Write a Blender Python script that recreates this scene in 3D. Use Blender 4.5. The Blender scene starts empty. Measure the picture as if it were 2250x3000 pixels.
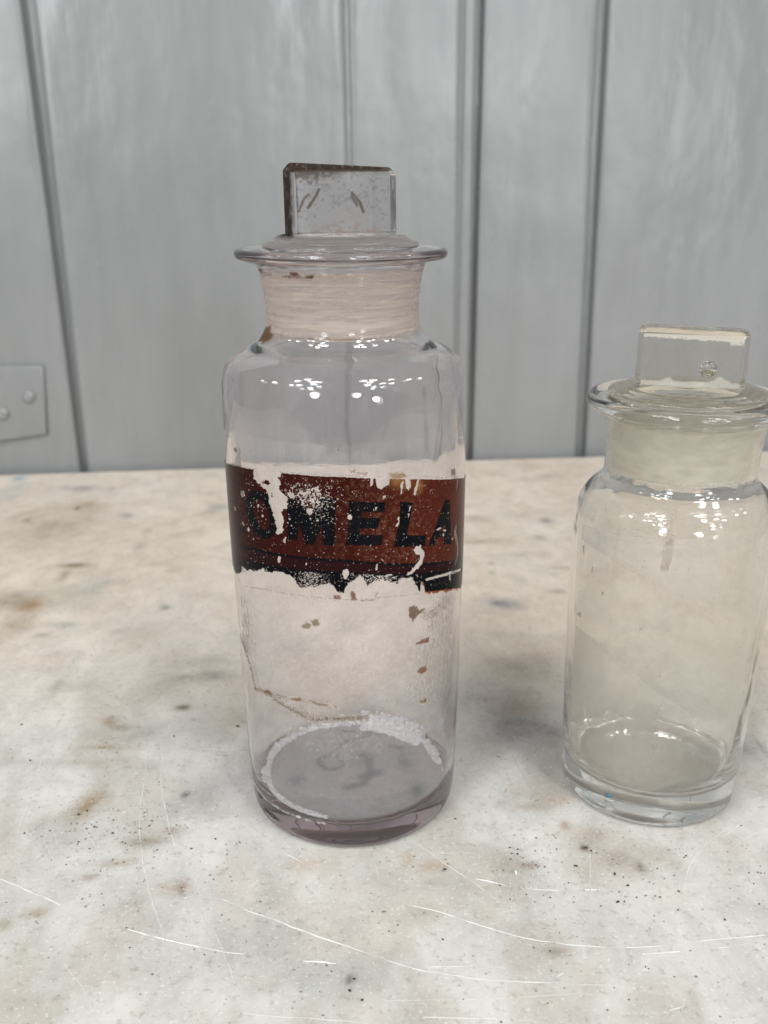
import bpy, bmesh, math, random
import numpy as np
from mathutils import Vector, Matrix

S = bpy.context.scene
COL = S.collection
random.seed(11)

# ------------------------------------------------------------------ camera
CAM = np.array([0.01393119, -0.34975789, 0.24])
PITCH, ROLL, FPX = math.radians(18.7), math.radians(-0.61), 2860.0   # focal length in pixels of a 3000 px tall frame
cam_d = bpy.data.cameras.new('camera')
cam = bpy.data.objects.new('camera', cam_d)
COL.objects.link(cam)
S.camera = cam
F = np.array([0, math.cos(PITCH), -math.sin(PITCH)])
R0 = np.array([1., 0, 0]); U0 = np.array([0, math.sin(PITCH), math.cos(PITCH)])
RV = R0*math.cos(ROLL) + U0*math.sin(ROLL)
UV = U0*math.cos(ROLL) - R0*math.sin(ROLL)
M = Matrix(((RV[0], UV[0], -F[0], CAM[0]), (RV[1], UV[1], -F[1], CAM[1]), (RV[2], UV[2], -F[2], CAM[2]), (0, 0, 0, 1)))
cam.matrix_world = M
cam_d.sensor_fit = 'VERTICAL'; cam_d.sensor_height = 36.0; cam_d.lens = 36.0*FPX/3000.0
cam_d.clip_start = 0.01; cam_d.clip_end = 50
cam_d.dof.use_dof = True; cam_d.dof.focus_distance = 0.326; cam_d.dof.aperture_fstop = 15.0

# ------------------------------------------------------------------ world, lamps, exposure
S.view_settings.view_transform = 'Standard'
S.view_settings.look = 'None'
S.view_settings.exposure = 0.0
S.view_settings.gamma = 1.0
W = bpy.data.worlds.new('World'); S.world = W; W.use_nodes = True
bg = W.node_tree.nodes['Background']
bg.inputs['Color'].default_value = (0.93, 0.97, 1.0, 1)
bg.inputs['Strength'].default_value = 0.24

def lamp(name, loc, size, power, color, target=(0, 0, 0.1), shape='DISK', size_y=None):
    l = bpy.data.lights.new(name, 'AREA'); l.shape = shape; l.size = size
    if size_y: l.size_y = size_y
    l.energy = power; l.color = color
    o = bpy.data.objects.new(name, l); COL.objects.link(o)
    o.location = loc
    o.rotation_euler = (Vector(target)-Vector(loc)).to_track_quat('-Z', 'Y').to_euler()
    return o
# ceiling lamps of the shop, in two runs either side of the person with the camera
rl = random.Random(5)
for side in (-1, 1):
    for i, (az, el, d, r) in enumerate([(24, 38, 2.6, .07), (30, 46, 2.4, .08), (36, 33, 2.9, .08), (40, 52, 2.2, .06), (47, 40, 2.5, .07), (33, 60, 2.1, .07),
                                        (56, 34, 2.7, .07), (62, 50, 2.1, .06), (74, 38, 2.3, .06), (50, 62, 2.0, .06), (27, 27, 3.0, .07), (84, 30, 2.4, .05), (42, 26, 2.9, .06)]):
        az = math.radians(az+rl.uniform(-4, 4)); el = math.radians(el+rl.uniform(-3, 3))
        x = side*d*math.sin(az)*math.cos(el); y = -d*math.cos(az)*math.cos(el); z = .2+d*math.sin(el)
        c = (1, 0.97, 0.93) if rl.random() < 0.7 else (0.84, 0.92, 1)
        lamp('ceiling_lamp', (x, y, z), 3.4*r, 240*r*r*math.pi, c, (0, .1, .1))
# unseen lamps added behind the camera, low enough to shine in the gloss paint
lamp('gloss_lamp', (-1.05, -2.2, .85), .42, 15, (0.97, 0.97, 1.0), (-.1, .5, .3), 'ELLIPSE', 0.8)
lamp('gloss_lamp', (.62, -2.3, .80), .34, 10.5, (0.97, 0.97, 1.0), (.1, .5, .3), 'ELLIPSE', 0.6)
lamp('gloss_lamp', (1.35, -2.2, .42), .30, 6.5, (0.97, 0.97, 1.0), (.3, .5, .2), 'ELLIPSE', 0.4)

S.cycles.max_bounces = 24; S.cycles.transmission_bounces = 20; S.cycles.transparent_max_bounces = 24
S.cycles.diffuse_bounces = 4; S.cycles.glossy_bounces = 20
S.cycles.sample_clamp_indirect = 6.0
S.cycles.use_denoising = True

# ------------------------------------------------------------------ helpers
def ray(x, y):
    return F + RV*(x-1125.)/FPX + UV*(1500.-y)/FPX
def ground(x, y, z=0.0):
    r = ray(x, y); t = (z-CAM[2])/r[2]; return CAM + t*r
def cyl(x, y, R=.0441, A=(0, 0)):
    """photo point -> (angle, height in mm) on an upright cylinder: used to measure the label"""
    r = ray(x, y); a = r[:2]; o = CAM[:2]-np.array(A)
    aa = a@a; b = a@o; c = o@o-R*R; D = max(b*b-aa*c, 0)
    t = (-b-math.sqrt(D))/aa; P = CAM+t*r
    return math.atan2(P[0]-A[0], -(P[1]-A[1])), P[2]*1000

def vnoise(x, y, seed):
    rng = np.random.RandomState(seed); T = rng.rand(256, 256)
    xi = np.floor(x).astype(int); yi = np.floor(y).astype(int)
    fx = x-xi; fy = y-yi
    fx = fx*fx*(3-2*fx); fy = fy*fy*(3-2*fy)
    a = T[xi & 255, yi & 255]; b = T[(xi+1) & 255, yi & 255]; c = T[xi & 255, (yi+1) & 255]; d = T[(xi+1) & 255, (yi+1) & 255]
    return (a*(1-fx)+b*fx)*(1-fy)+(c*(1-fx)+d*fx)*fy
def fbm(x, y, octv=4, seed=0, gain=.5):
    s = 0; a = 1; n = 0
    for i in range(octv):
        s = s+a*vnoise(x*2**i+17.3*i, y*2**i+9.1*i, seed+i); n += a; a *= gain
    return s/n
def sstep(a, b, x):
    t = np.clip((x-a)/(b-a), 0, 1); return t*t*(3-2*t)
def sdf(X, Y, poly, pad=3.0):
    """signed distance to a polygon, positive inside, only computed near it"""
    P = np.array(poly, float); out = np.full(X.shape, -pad)
    m = (X > P[:, 0].min()-pad) & (X < P[:, 0].max()+pad) & (Y > P[:, 1].min()-pad) & (Y < P[:, 1].max()+pad)
    if not m.any(): return out
    x = X[m]; y = Y[m]; d = np.full(x.shape, 1e9); ins = np.zeros(x.shape, bool)
    for i in range(len(P)):
        ax, ay = P[i]; bx, by = P[(i+1) % len(P)]
        ex, ey = bx-ax, by-ay; L = ex*ex+ey*ey+1e-12
        t = np.clip(((x-ax)*ex+(y-ay)*ey)/L, 0, 1)
        d = np.minimum(d, np.hypot(x-ax-t*ex, y-ay-t*ey))
        c = ((ay > y) != (by > y)) & (x < ex*(y-ay)/(ey if abs(ey) > 1e-12 else 1e-12)+ax)
        ins ^= c
    out[m] = np.maximum(np.where(ins, d, -d), -pad)
    return out
def ldist(X, Y, pts, pad=8.0):
    """distance to an open polyline"""
    P = np.array(pts, float); out = np.full(X.shape, pad)
    m = (X > P[:, 0].min()-pad) & (X < P[:, 0].max()+pad) & (Y > P[:, 1].min()-pad) & (Y < P[:, 1].max()+pad)
    x = X[m]; y = Y[m]; d = np.full(x.shape, pad)
    for i in range(len(P)-1):
        ax, ay = P[i]; bx, by = P[i+1]; ex, ey = bx-ax, by-ay; L = ex*ex+ey*ey+1e-12
        t = np.clip(((x-ax)*ex+(y-ay)*ey)/L, 0, 1)
        d = np.minimum(d, np.hypot(x-ax-t*ex, y-ay-t*ey))
    out[m] = d
    return out

def tag(o, label=None, cat=None, group=None, kind=None):
    if label: o['label'] = label
    if cat: o['category'] = cat
    if group: o['group'] = group
    if kind: o['kind'] = kind
    return o
def empty(name, loc=(0, 0, 0)):
    o = bpy.data.objects.new(name, None); COL.objects.link(o); o.location = loc; o.empty_display_size = .02
    return o
def link(name, me, m=None, parent=None, smooth=True):
    o = bpy.data.objects.new(name, me); COL.objects.link(o)
    if m: me.materials.append(m)
    if parent: o.parent = parent
    if smooth: me.polygons.foreach_set('use_smooth', [True]*len(me.polygons))
    return o
def quick_mesh(name, verts, quads):
    me = bpy.data.meshes.new(name)
    v = np.asarray(verts, np.float32); q = np.asarray(quads, np.int32)
    me.vertices.add(len(v)); me.vertices.foreach_set('co', v.ravel())
    me.loops.add(q.size); me.loops.foreach_set('vertex_index', q.ravel())
    me.polygons.add(len(q)); me.polygons.foreach_set('loop_start', np.arange(0, q.size, q.shape[1], dtype=np.int32))
    me.update(calc_edges=True); me.validate()
    return me
def catmull(P, n=5):
    P = [np.array(p, float) for p in P]; out = []
    for i in range(len(P)-1):
        p0 = P[max(i-1, 0)]; p1 = P[i]; p2 = P[i+1]; p3 = P[min(i+2, len(P)-1)]
        for k in range(n):
            t = k/n
            # chord-limited tangents keep sharp radii from overshooting
            m1 = (p2-p0)*.5; m2 = (p3-p1)*.5; L = np.linalg.norm(p2-p1)
            for m in (m1, m2):
                lm = np.linalg.norm(m)
                if lm > L: m *= L/lm
            out.append((2*t**3-3*t**2+1)*p1+(t**3-2*t**2+t)*m1+(-2*t**3+3*t**2)*p2+(t**3-t**2)*m2)
    out.append(P[-1]); return np.array(out)

# node helpers
def mat(name):
    m = bpy.data.materials.new(name); m.use_nodes = True
    nt = m.node_tree; return m, nt, nt.nodes['Principled BSDF'], nt.nodes['Material Output']
def N(nt, t, **kw):
    n = nt.nodes.new(t)
    for k, v in kw.items(): setattr(n, k, v)
    return n
def noise(nt, vec, scale, detail=4, rough=.5, dist=0):
    n = N(nt, 'ShaderNodeTexNoise'); n.inputs['Scale'].default_value = scale; n.inputs['Detail'].default_value = detail
    n.inputs['Roughness'].default_value = rough; n.inputs['Distortion'].default_value = dist
    nt.links.new(vec, n.inputs['Vector']); return n.outputs['Fac']
def ramp(nt, fac, stops):
    r = N(nt, 'ShaderNodeValToRGB'); e = r.color_ramp.elements
    while len(e) < len(stops): e.new(.5)
    for k, (p, c) in enumerate(stops):
        e[k].position = p; e[k].color = (c, c, c, 1) if isinstance(c, (int, float)) else (*c, 1)
    nt.links.new(fac, r.inputs['Fac']); return r.outputs['Color']
def mixc(nt, fac, a, b, mode='MIX'):
    m = N(nt, 'ShaderNodeMix', data_type='RGBA', blend_type=mode)
    for s, v in ((m.inputs[0], fac), (m.inputs[6], a), (m.inputs[7], b)):
        if hasattr(v, 'links') or isinstance(v, bpy.types.NodeSocket): nt.links.new(v, s)
        elif isinstance(v, (int, float)): s.default_value = v if s.type == 'VALUE' else (v, v, v, 1)
        else: s.default_value = (*v, 1)
    return m.outputs[2]
def math_(nt, op, a, b=None, c=None):
    m = N(nt, 'ShaderNodeMath', operation=op)
    for i, v in enumerate((a, b, c)):
        if v is None: continue
        if isinstance(v, bpy.types.NodeSocket): nt.links.new(v, m.inputs[i])
        else: m.inputs[i].default_value = v
    return m.outputs[0]
def objco(nt, scale=None):
    c = N(nt, 'ShaderNodeTexCoord').outputs['Object']
    if scale:
        mp = N(nt, 'ShaderNodeMapping'); mp.inputs['Scale'].default_value = scale
        nt.links.new(c, mp.inputs['Vector']); return mp.outputs[0]
    return c
def bump(nt, h, strength, dist, prev=None):
    b = N(nt, 'ShaderNodeBump'); b.inputs['Strength'].default_value = strength; b.inputs['Distance'].default_value = dist
    nt.links.new(h, b.inputs['Height'])
    if prev: nt.links.new(prev, b.inputs['Normal'])
    return b.outputs[0]

# ------------------------------------------------------------------ materials
def glass(name, tint, vol, dens, rough=0.0, wav=.0006):
    m, nt, p, out = mat(name)
    p.inputs['Base Color'].default_value = (*tint, 1); p.inputs['Transmission Weight'].default_value = 1
    p.inputs['IOR'].default_value = 1.5; p.inputs['Roughness'].default_value = rough
    c = objco(nt)
    b = bump(nt, noise(nt, objco(nt, (30, 30, 60)), 1.0, 2), .22, wav)
    b = bump(nt, noise(nt, objco(nt, (120, 120, 700)), 1.0, 2), .03, .0002, b)
    nt.links.new(b, p.inputs['Normal'])
    if not dens: return m
    va = N(nt, 'ShaderNodeVolumeAbsorption'); va.inputs['Color'].default_value = (*vol, 1); va.inputs['Density'].default_value = dens
    nt.links.new(va.outputs[0], out.inputs['Volume'])
    return m
def frosted(name, colA, colB, z0, z1, tint, grime=None):
    """ground glass between the heights z0 and z1, clear glass above"""
    m, nt, p, out = mat(name)
    c = objco(nt)
    sx = N(nt, 'ShaderNodeSeparateXYZ'); nt.links.new(c, sx.inputs[0])
    p.inputs['Base Color'].default_value = (*tint, 1); p.inputs['Transmission Weight'].default_value = 1
    p.inputs['IOR'].default_value = 1.5; p.inputs['Roughness'].default_value = .02
    nt.links.new(bump(nt, noise(nt, objco(nt, (60, 60, 60)), 1.0, 3), .12, .0005), p.inputs['Normal'])
    streak = noise(nt, objco(nt, (8, 8, 420)), 1.0, 3, .5)
    blot = noise(nt, objco(nt, (70, 70, 110)), 1.0, 4, .55)
    col = mixc(nt, ramp(nt, streak, [(.25, .1), (.75, 1)]), colA, colB)
    d = N(nt, 'ShaderNodeBsdfDiffuse'); nt.links.new(col, d.inputs['Color'])
    t = N(nt, 'ShaderNodeBsdfTranslucent'); nt.links.new(col, t.inputs['Color'])
    ms = N(nt, 'ShaderNodeMixShader'); ms.inputs[0].default_value = .5
    nt.links.new(d.outputs[0], ms.inputs[1]); nt.links.new(t.outputs[0], ms.inputs[2])
    # coverage: between z0 and z1, uneven
    edge = math_(nt, 'MULTIPLY_ADD', blot, .0022, -.0011)
    z = math_(nt, 'ADD', sx.outputs['Z'], edge)
    m1 = N(nt, 'ShaderNodeMapRange'); m1.inputs['From Min'].default_value = z0-.0012; m1.inputs['From Max'].default_value = z0+.0012
    nt.links.new(z, m1.inputs['Value'])
    m2 = N(nt, 'ShaderNodeMapRange'); m2.inputs['From Min'].default_value = z1+.0006; m2.inputs['From Max'].default_value = z1-.0006
    nt.links.new(z, m2.inputs['Value'])
    cov = math_(nt, 'MULTIPLY', math_(nt, 'MULTIPLY', m1.outputs[0], m2.outputs[0]), ramp(nt, streak, [(.2, .86), (.7, .95)]))
    mx = N(nt, 'ShaderNodeMixShader'); nt.links.new(cov, mx.inputs[0])
    nt.links.new(p.outputs[0], mx.inputs[1]); nt.links.new(ms.outputs[0], mx.inputs[2])
    if grime:      # old dirt baked on the top bevel and one end of the grip
        ztop, xend, gcol, amt = grime
        gn = noise(nt, objco(nt, (700, 700, 260)), 1.0, 5, .65)
        def rng(v, a, b):
            r = N(nt, 'ShaderNodeMapRange'); r.inputs['From Min'].default_value = a; r.inputs['From Max'].default_value = b; nt.links.new(v, r.inputs['Value']); return r.outputs[0]
        k1 = rng(math_(nt, 'MULTIPLY_ADD', gn, .001, sx.outputs['Z']), ztop+.0004, ztop+.0009)
        k2 = math_(nt, 'MULTIPLY', rng(math_(nt, 'MULTIPLY_ADD', gn, -.002, sx.outputs['X']), xend, xend-.0012), rng(sx.outputs['Z'], .2215, .2232))
        k3 = math_(nt, 'MULTIPLY', rng(sx.outputs['Z'], .2172, .2180), math_(nt, 'MULTIPLY', rng(sx.outputs['Z'], .2232, .2225), .15))
        k = math_(nt, 'MULTIPLY', math_(nt, 'MAXIMUM', math_(nt, 'MAXIMUM', k1, k2), k3), ramp(nt, gn, [(.26, .55), (.5, amt)]))
        gd = N(nt, 'ShaderNodeBsdfDiffuse'); gd.inputs['Color'].default_value = (*gcol, 1)
        m2_ = N(nt, 'ShaderNodeMixShader'); nt.links.new(k, m2_.inputs[0]); nt.links.new(mx.outputs[0], m2_.inputs[1]); nt.links.new(gd.outputs[0], m2_.inputs[2]); mx = m2_
    nt.links.new(mx.outputs[0], out.inputs['Surface'])
    return m
def film_mat(name, rough, hard, crackle=False, transl=0.0, spec=.5):
    """thin layer on a surface: colour and cover come with the mesh (attributes Col and Cover)"""
    m, nt, p, out = mat(name)
    a = N(nt, 'ShaderNodeAttribute', attribute_name='Col'); al = N(nt, 'ShaderNodeAttribute', attribute_name='Cover')
    nt.links.new(a.outputs['Color'], p.inputs['Base Color']); p.inputs['Roughness'].default_value = rough
    p.inputs['Specular IOR Level'].default_value = spec
    cov = al.outputs['Fac']
    if crackle:
        vo = N(nt, 'ShaderNodeTexVoronoi', feature='DISTANCE_TO_EDGE'); vo.inputs['Scale'].default_value = 1500
        nt.links.new(objco(nt), vo.inputs['Vector'])
        ca = N(nt, 'ShaderNodeAttribute', attribute_name='Crackle')
        line = ramp(nt, vo.outputs['Distance'], [(.02, 1), (.09, 0)])
        patch = ramp(nt, noise(nt, objco(nt), 600, 3), [(.48, 0), (.6, 1)])
        k = math_(nt, 'MULTIPLY', math_(nt, 'MULTIPLY', line, ca.outputs['Fac']), patch)
        nt.links.new(mixc(nt, math_(nt, 'MULTIPLY', k, .45), a.outputs['Color'], (.30, .17, .11)), p.inputs['Base Color'])
        nt.links.new(bump(nt, noise(nt, objco(nt), 900, 3), .25, .0002), p.inputs['Normal'])
    if hard:
        mr = N(nt, 'ShaderNodeMapRange'); mr.inputs['From Min'].default_value = .42; mr.inputs['From Max'].default_value = .58
        nt.links.new(cov, mr.inputs['Value']); cov = mr.outputs[0]
    tr = N(nt, 'ShaderNodeBsdfTransparent'); mx = N(nt, 'ShaderNodeMixShader')
    sh = p.outputs[0]
    if transl:
        tl = N(nt, 'ShaderNodeBsdfTranslucent'); nt.links.new(a.outputs['Color'], tl.inputs['Color'])
        m3 = N(nt, 'ShaderNodeMixShader'); m3.inputs[0].default_value = transl
        nt.links.new(sh, m3.inputs[1]); nt.links.new(tl.outputs[0], m3.inputs[2]); sh = m3.outputs[0]
    nt.links.new(cov, mx.inputs[0]); nt.links.new(tr.outputs[0], mx.inputs[1]); nt.links.new(sh, mx.inputs[2])
    nt.links.new(mx.outputs[0], out.inputs['Surface'])
    return m
def plain(name, col, rough=.6, nscale=None, var=.2, bstr=0, bdist=.001):
    m, nt, p, out = mat(name)
    p.inputs['Roughness'].default_value = rough
    if nscale:
        n = noise(nt, objco(nt), nscale, 4)
        nt.links.new(mixc(nt, n, tuple(c*(1-var) for c in col), tuple(min(1, c*(1+var)) for c in col)), p.inputs['Base Color'])
        if bstr: nt.links.new(bump(nt, n, bstr, bdist), p.inputs['Normal'])
    else: p.inputs['Base Color'].default_value = (*col, 1)
    return m

def paint_mat():
    m, nt, p, out = mat('old_grey_gloss_paint')
    c = objco(nt)
    big = noise(nt, objco(nt, (5, 5, 3)), 1.0, 4)
    fine = noise(nt, objco(nt, (60, 60, 12)), 1.0, 5, .6)
    col = mixc(nt, ramp(nt, big, [(.35, 0), (.65, 1)]), (.198, .205, .204), (.232, .241, .243))
    col = mixc(nt, ramp(nt, fine, [(.35, 0), (.7, .2)]), col, (.29, .295, .29))
    # old knocks and brown specks in the paint
    vo = N(nt, 'ShaderNodeTexVoronoi'); vo.inputs['Scale'].default_value = 9; nt.links.new(objco(nt, (1, 1, .8)), vo.inputs['Vector'])
    spot = ramp(nt, math_(nt, 'ADD', vo.outputs['Distance'], math_(nt, 'MULTIPLY', noise(nt, c, 90, 3), .04)), [(.045, .55), (.062, 0)])
    col = mixc(nt, spot, col, (.17, .155, .135))
    nt.links.new(col, p.inputs['Base Color'])
    nt.links.new(ramp(nt, noise(nt, objco(nt, (20, 20, 7)), 1.0, 4), [(.3, .24), (.7, .36)]), p.inputs['Roughness'])
    p.inputs['Specular IOR Level'].default_value = .62
    b = bump(nt, noise(nt, objco(nt, (15, 15, 9)), 1.0, 3, .5), .6, .004)
    b = bump(nt, noise(nt, objco(nt, (200, 200, 26)), 1.0, 4, .6), .25, .0006, b)
    b = bump(nt, noise(nt, objco(nt, (90, 90, 90)), 1.0, 3), .12, .001, b)
    nt.links.new(b, p.inputs['Normal'])
    return m
def marble_mat():
    m, nt, p, out = mat('worn_white_marble')
    c = objco(nt)
    a = N(nt, 'ShaderNodeAttribute', attribute_name='Col')
    med = noise(nt, c, 42, 6, .62, .6)
    fin = noise(nt, c, 330, 5, .65)
    mot = noise(nt, objco(nt, (75, 52, 60)), 1.0, 5, .62, .8)
    col = mixc(nt, 1.0, a.outputs['Color'], ramp(nt, med, [(.36, 1.0), (.50, .955), (.64, .85)]), 'MULTIPLY')
    col = mixc(nt, 1.0, col, ramp(nt, mot, [(.36, .91), (.52, 1.0), (.68, 1.06)]), 'MULTIPLY')
    col = mixc(nt, ramp(nt, fin, [(.30, .75), (.45, 0)]), col, mixc(nt, 1.0, col, (.66, .62, .55), 'MULTIPLY'))
    col = mixc(nt, ramp(nt, noise(nt, c, 700, 3, .6), [(.58, 0), (.72, .55)]), col, (.80, .79, .76))
    # pin holes full of dirt
    vo = N(nt, 'ShaderNodeTexVoronoi'); vo.inputs['Scale'].default_value = 330; nt.links.new(c, vo.inputs['Vector'])
    hole = ramp(nt, vo.outputs['Distance'], [(.10, 1), (.2, 0)])
    where = ramp(nt, noise(nt, c, 55, 4, .6), [(.46, 0), (.60, .85)])
    rnd = ramp(nt, math_(nt, 'FRACT', math_(nt, 'MULTIPLY', N(nt, 'ShaderNodeSeparateColor').outputs[0], 1.0)), [(0, 1), (1, 1)])
    sc = N(nt, 'ShaderNodeSeparateColor'); nt.links.new(vo.outputs['Color'], sc.inputs[0])
    few = ramp(nt, sc.outputs[0], [(.45, 0), (.5, 1)])
    h = math_(nt, 'MULTIPLY', math_(nt, 'MULTIPLY', hole, where), few)
    col = mixc(nt, h, col, (.13, .10, .075))
    nt.links.new(col, p.inputs['Base Color'])
    nt.links.new(ramp(nt, med, [(.3, .42), (.7, .6)]), p.inputs['Roughness'])
    b = bump(nt, noise(nt, c, 60, 5), .22, .0015)
    b = bump(nt, fin, .16, .0004, b)
    nt.links.new(b, p.inputs['Normal'])
    return m

PAINT = paint_mat(); MARBLE = marble_mat()
GLASS_LILAC = glass('lilac_tinted_old_glass', (.980, .967, .974), (.73, .66, .685), 42)
GLASS_BUBBLE = glass('bubble_wall', (.99, .99, .98), (1, 1, 1), 0)
GLASS_CLEAR = glass('clear_old_glass', (.978, .973, .956), (.85, .86, .835), 14)
LABEL = film_mat('flaking_label_paint', .22, True, True, spec=.06)
FILM = film_mat('dirt_film', .7, False, transl=.18, spec=.1)
GRIT = plain('black_grit', (.022, .017, .013), .6, 900, .6)

# ------------------------------------------------------------------ board wall
WP0 = Vector((0, .5065, 0)); WD = Vector((1, .0755, 0)).normalized(); WN = Vector((WD.y, -WD.x, 0))   # WN points to the camera
wall = empty('board_wall', WP0)
wall.rotation_euler = (0, 0, math.atan2(WD.y, WD.x))
tag(wall, 'grey gloss painted wall of upright wooden boards behind the marble slab', 'wall')
# local x along the wall, local -y towards the camera
ZB, ZT = -.12, .80
def plank(u0, u1, seed, rr=None, bead_r=False, bead_l=False, lean0=0.0, lean1=0.0, r=.0032):
    rr = rr or r
    prof = []                        # (u, depth towards camera) across the board
    D = .011
    prof += [(u0, -.010), (u0, -.002-D*0+.002-.004)]
    for k in range(5):
        a = k/4*math.pi/2; prof.append((u0+r*(1-math.cos(a)), -r*(1-math.sin(a))))
    inner0, inner1 = u0+r, u1-rr
    if bead_r: inner1 = u1-.0135
    n = max(8, int((inner1-inner0)/.004))
    for k in range(1, n): prof.append((inner0+(inner1-inner0)*k/n, 0))
    if bead_r:
        b0 = u1-.0135
        prof += [(b0, 0), (b0+.0008, -.0018), (b0+.0018, -.0026), (b0+.003, -.0018)]
        for k in range(1, 12):
            a = math.pi*k/12; prof.append((b0+.0082-.0052*math.cos(a), -.002+.0034*math.sin(a)))
        prof += [(u1, -.004)]
    else:
        for k in range(5):
            a = (4-k)/4*math.pi/2; prof.append((u1-rr*(1-math.cos(a)), -min(rr, .0045)*(1-math.sin(a))))
    prof += [(u1, -.010)]
    prof = np.array(prof); nz = 150; zs = np.linspace(ZB, ZT, nz)
    Pu = np.tile(prof[:, 0], (nz, 1)); Pd = np.tile(prof[:, 1], (nz, 1)); Z = np.tile(zs[:, None], (1, len(prof)))
    w = (Pu-u0)/(u1-u0)
    Pu = Pu + (Z-.19)*(lean0*(1-w)+lean1*w)
    cup = -.0009*np.sin(np.pi*np.clip(w, 0, 1)) if seed % 2 else .0007*np.sin(np.pi*np.clip(w, 0, 1))
    Pd = Pd + cup + (fbm(Pu*22+5, Z*7+3, 3, seed)-.5)*.0022 + (fbm(Pu*90+5, Z*16+3, 2, seed+50)-.5)*.0005
    V = np.stack([Pu, -Pd, Z], -1).reshape(-1, 3)
    m = len(prof); i = np.arange(nz-1)[:, None]*m+np.arange(m-1)[None, :]
    Q = np.stack([i, i+1, i+1+m, i+m], -1).reshape(-1, 4)
    # back face closes the board
    me = quick_mesh('plank', V, Q)
    o = link('plank', me, PAINT, wall)
    return o
plank(-.70, -.5095, 2)
plank(-.502, -.2595, 3, lean0=0, lean1=-.012)
plank(-.2515, -.0120, 4, rr=.0065, bead_r=False, lean0=-.004, lean1=-.002)
plank(-.0100, .0918, 5, bead_r=True, lean1=.006)
plank(.0972, .1920, 6, lean0=.006, lean1=-.005)
plank(.2005, .4420, 7, lean0=-.005)
plank(.4500, .6900, 8)
plank(.698, .93, 9)
bm = bmesh.new(); bmesh.ops.create_cube(bm, size=1, matrix=Matrix.Translation((.115, .016, (ZB+ZT)/2)) @ Matrix.Diagonal((1.63, .012, ZT-ZB-.002, 1)))
me = bpy.data.meshes.new('backing_board'); bm.to_mesh(me); bm.free(); link('backing_board', me, PAINT, wall, smooth=False)
bm = bmesh.new(); bmesh.ops.create_cube(bm, size=1, matrix=Matrix.Translation((-.0108, .0063, (ZB+ZT)/2)) @ Matrix.Diagonal((.0062, .0060, ZT-ZB-.004, 1)))
me = bpy.data.meshes.new('tongue'); bm.to_mesh(me); bm.free(); link('tongue', me, PAINT, wall, smooth=False)
# painted-over metal plate with two screws, far left
def rounded_plate(poly, d0, d1, bev):
    bm = bmesh.new(); vs = [bm.verts.new((x, -d0, z)) for x, z in poly]; f = bm.faces.new(vs)
    r = bmesh.ops.extrude_face_region(bm, geom=[f]); top = [e for e in r['geom'] if isinstance(e, bmesh.types.BMVert)]
    for v in top: v.co.y = -d1
    bmesh.ops.recalc_face_normals(bm, faces=bm.faces)
    bmesh.ops.bevel(bm, geom=[e for e in bm.edges if all(v.co.y < -(d0+d1)/2 for v in e.verts)], offset=bev, segments=3, affect='EDGES', profile=.5)
    me = bpy.data.meshes.new('cover_plate'); bm.to_mesh(me); bm.free(); return me
pl = link('cover_plate', rounded_plate([(-.360, .0958), (-.2777, .0936), (-.2813, .0334), (-.360, .0240)], -.002, .0034, .0014), PAINT, wall)
for (u, z) in ((-.2924, .0672), (-.3162, .0528), (-.345, .068)):
    bm = bmesh.new(); bmesh.ops.create_uvsphere(bm, u_segments=20, v_segments=12, radius=.0058)
    for v in bm.verts: v.co.y *= .55
    for v in bm.verts:   # filled slot
        if v.co.y < 0 and abs(v.co.x*.6+v.co.z*.8) < .001: v.co.y += .0012
    me = bpy.data.meshes.new('screw'); bm.to_mesh(me); bm.free()
    sc = link('screw', me, PAINT, pl); sc.location = (u, -.0034, z)

# ------------------------------------------------------------------ marble slab
slab = empty('marble_slab', (0, 0, 0))
tag(slab, 'worn white marble slab with brown stains, grit and fine scratches', 'tabletop')
def edge_y(x): return .4990+.0755*x
xs = np.concatenate([np.linspace(-.9, -.37, 24)[:-1], np.arange(-.37, .43, .0016), np.linspace(.43, 1.0, 24)[1:]])
ys = np.concatenate([np.linspace(-.62, -.17, 20)[:-1], np.arange(-.17, .36, .0016), np.linspace(.36, .52, 70)])
X, Y = np.meshgrid(xs, ys)
t_ = np.clip((Y-.30)/.22, 0, 1)      # shear the far rows so that the last one is the back edge
Yw = np.where(Y > .30, .30+t_*(edge_y(X)-.30), Y)
wx = (fbm(X*28+40, Yw*28+40, 4, 71)-.5)*.03; wy = (fbm(X*28+90, Yw*28+10, 4, 81)-.5)*.03
gx, gy = X+wx*.45, Yw+wy*.45
base = np.array([.615, .605, .565])
Cc = np.ones(X.shape+(3,))*base
def blend(Cc, k, col):
    return Cc*(1-k[..., None])+np.array(col)*k[..., None]
n1 = fbm(X*8+3, Yw*6+7, 5, 21); n2 = fbm(X*18+30, Yw*13+7, 5, 31); n3 = fbm(X*50+30, Yw*34+7, 4, 41)
Cc = blend(Cc, sstep(.45, .66, n1)*.5, (.57, .51, .42))
Cc = blend(Cc, sstep(.44, .70, n2)*.45, (.45, .435, .41))
Cc = blend(Cc, sstep(.5, .66, n3)*.42, (.46, .41, .345))
Cc = blend(Cc, sstep(.5, .7, 1-n3)*.35, (.68, .67, .64))
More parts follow.
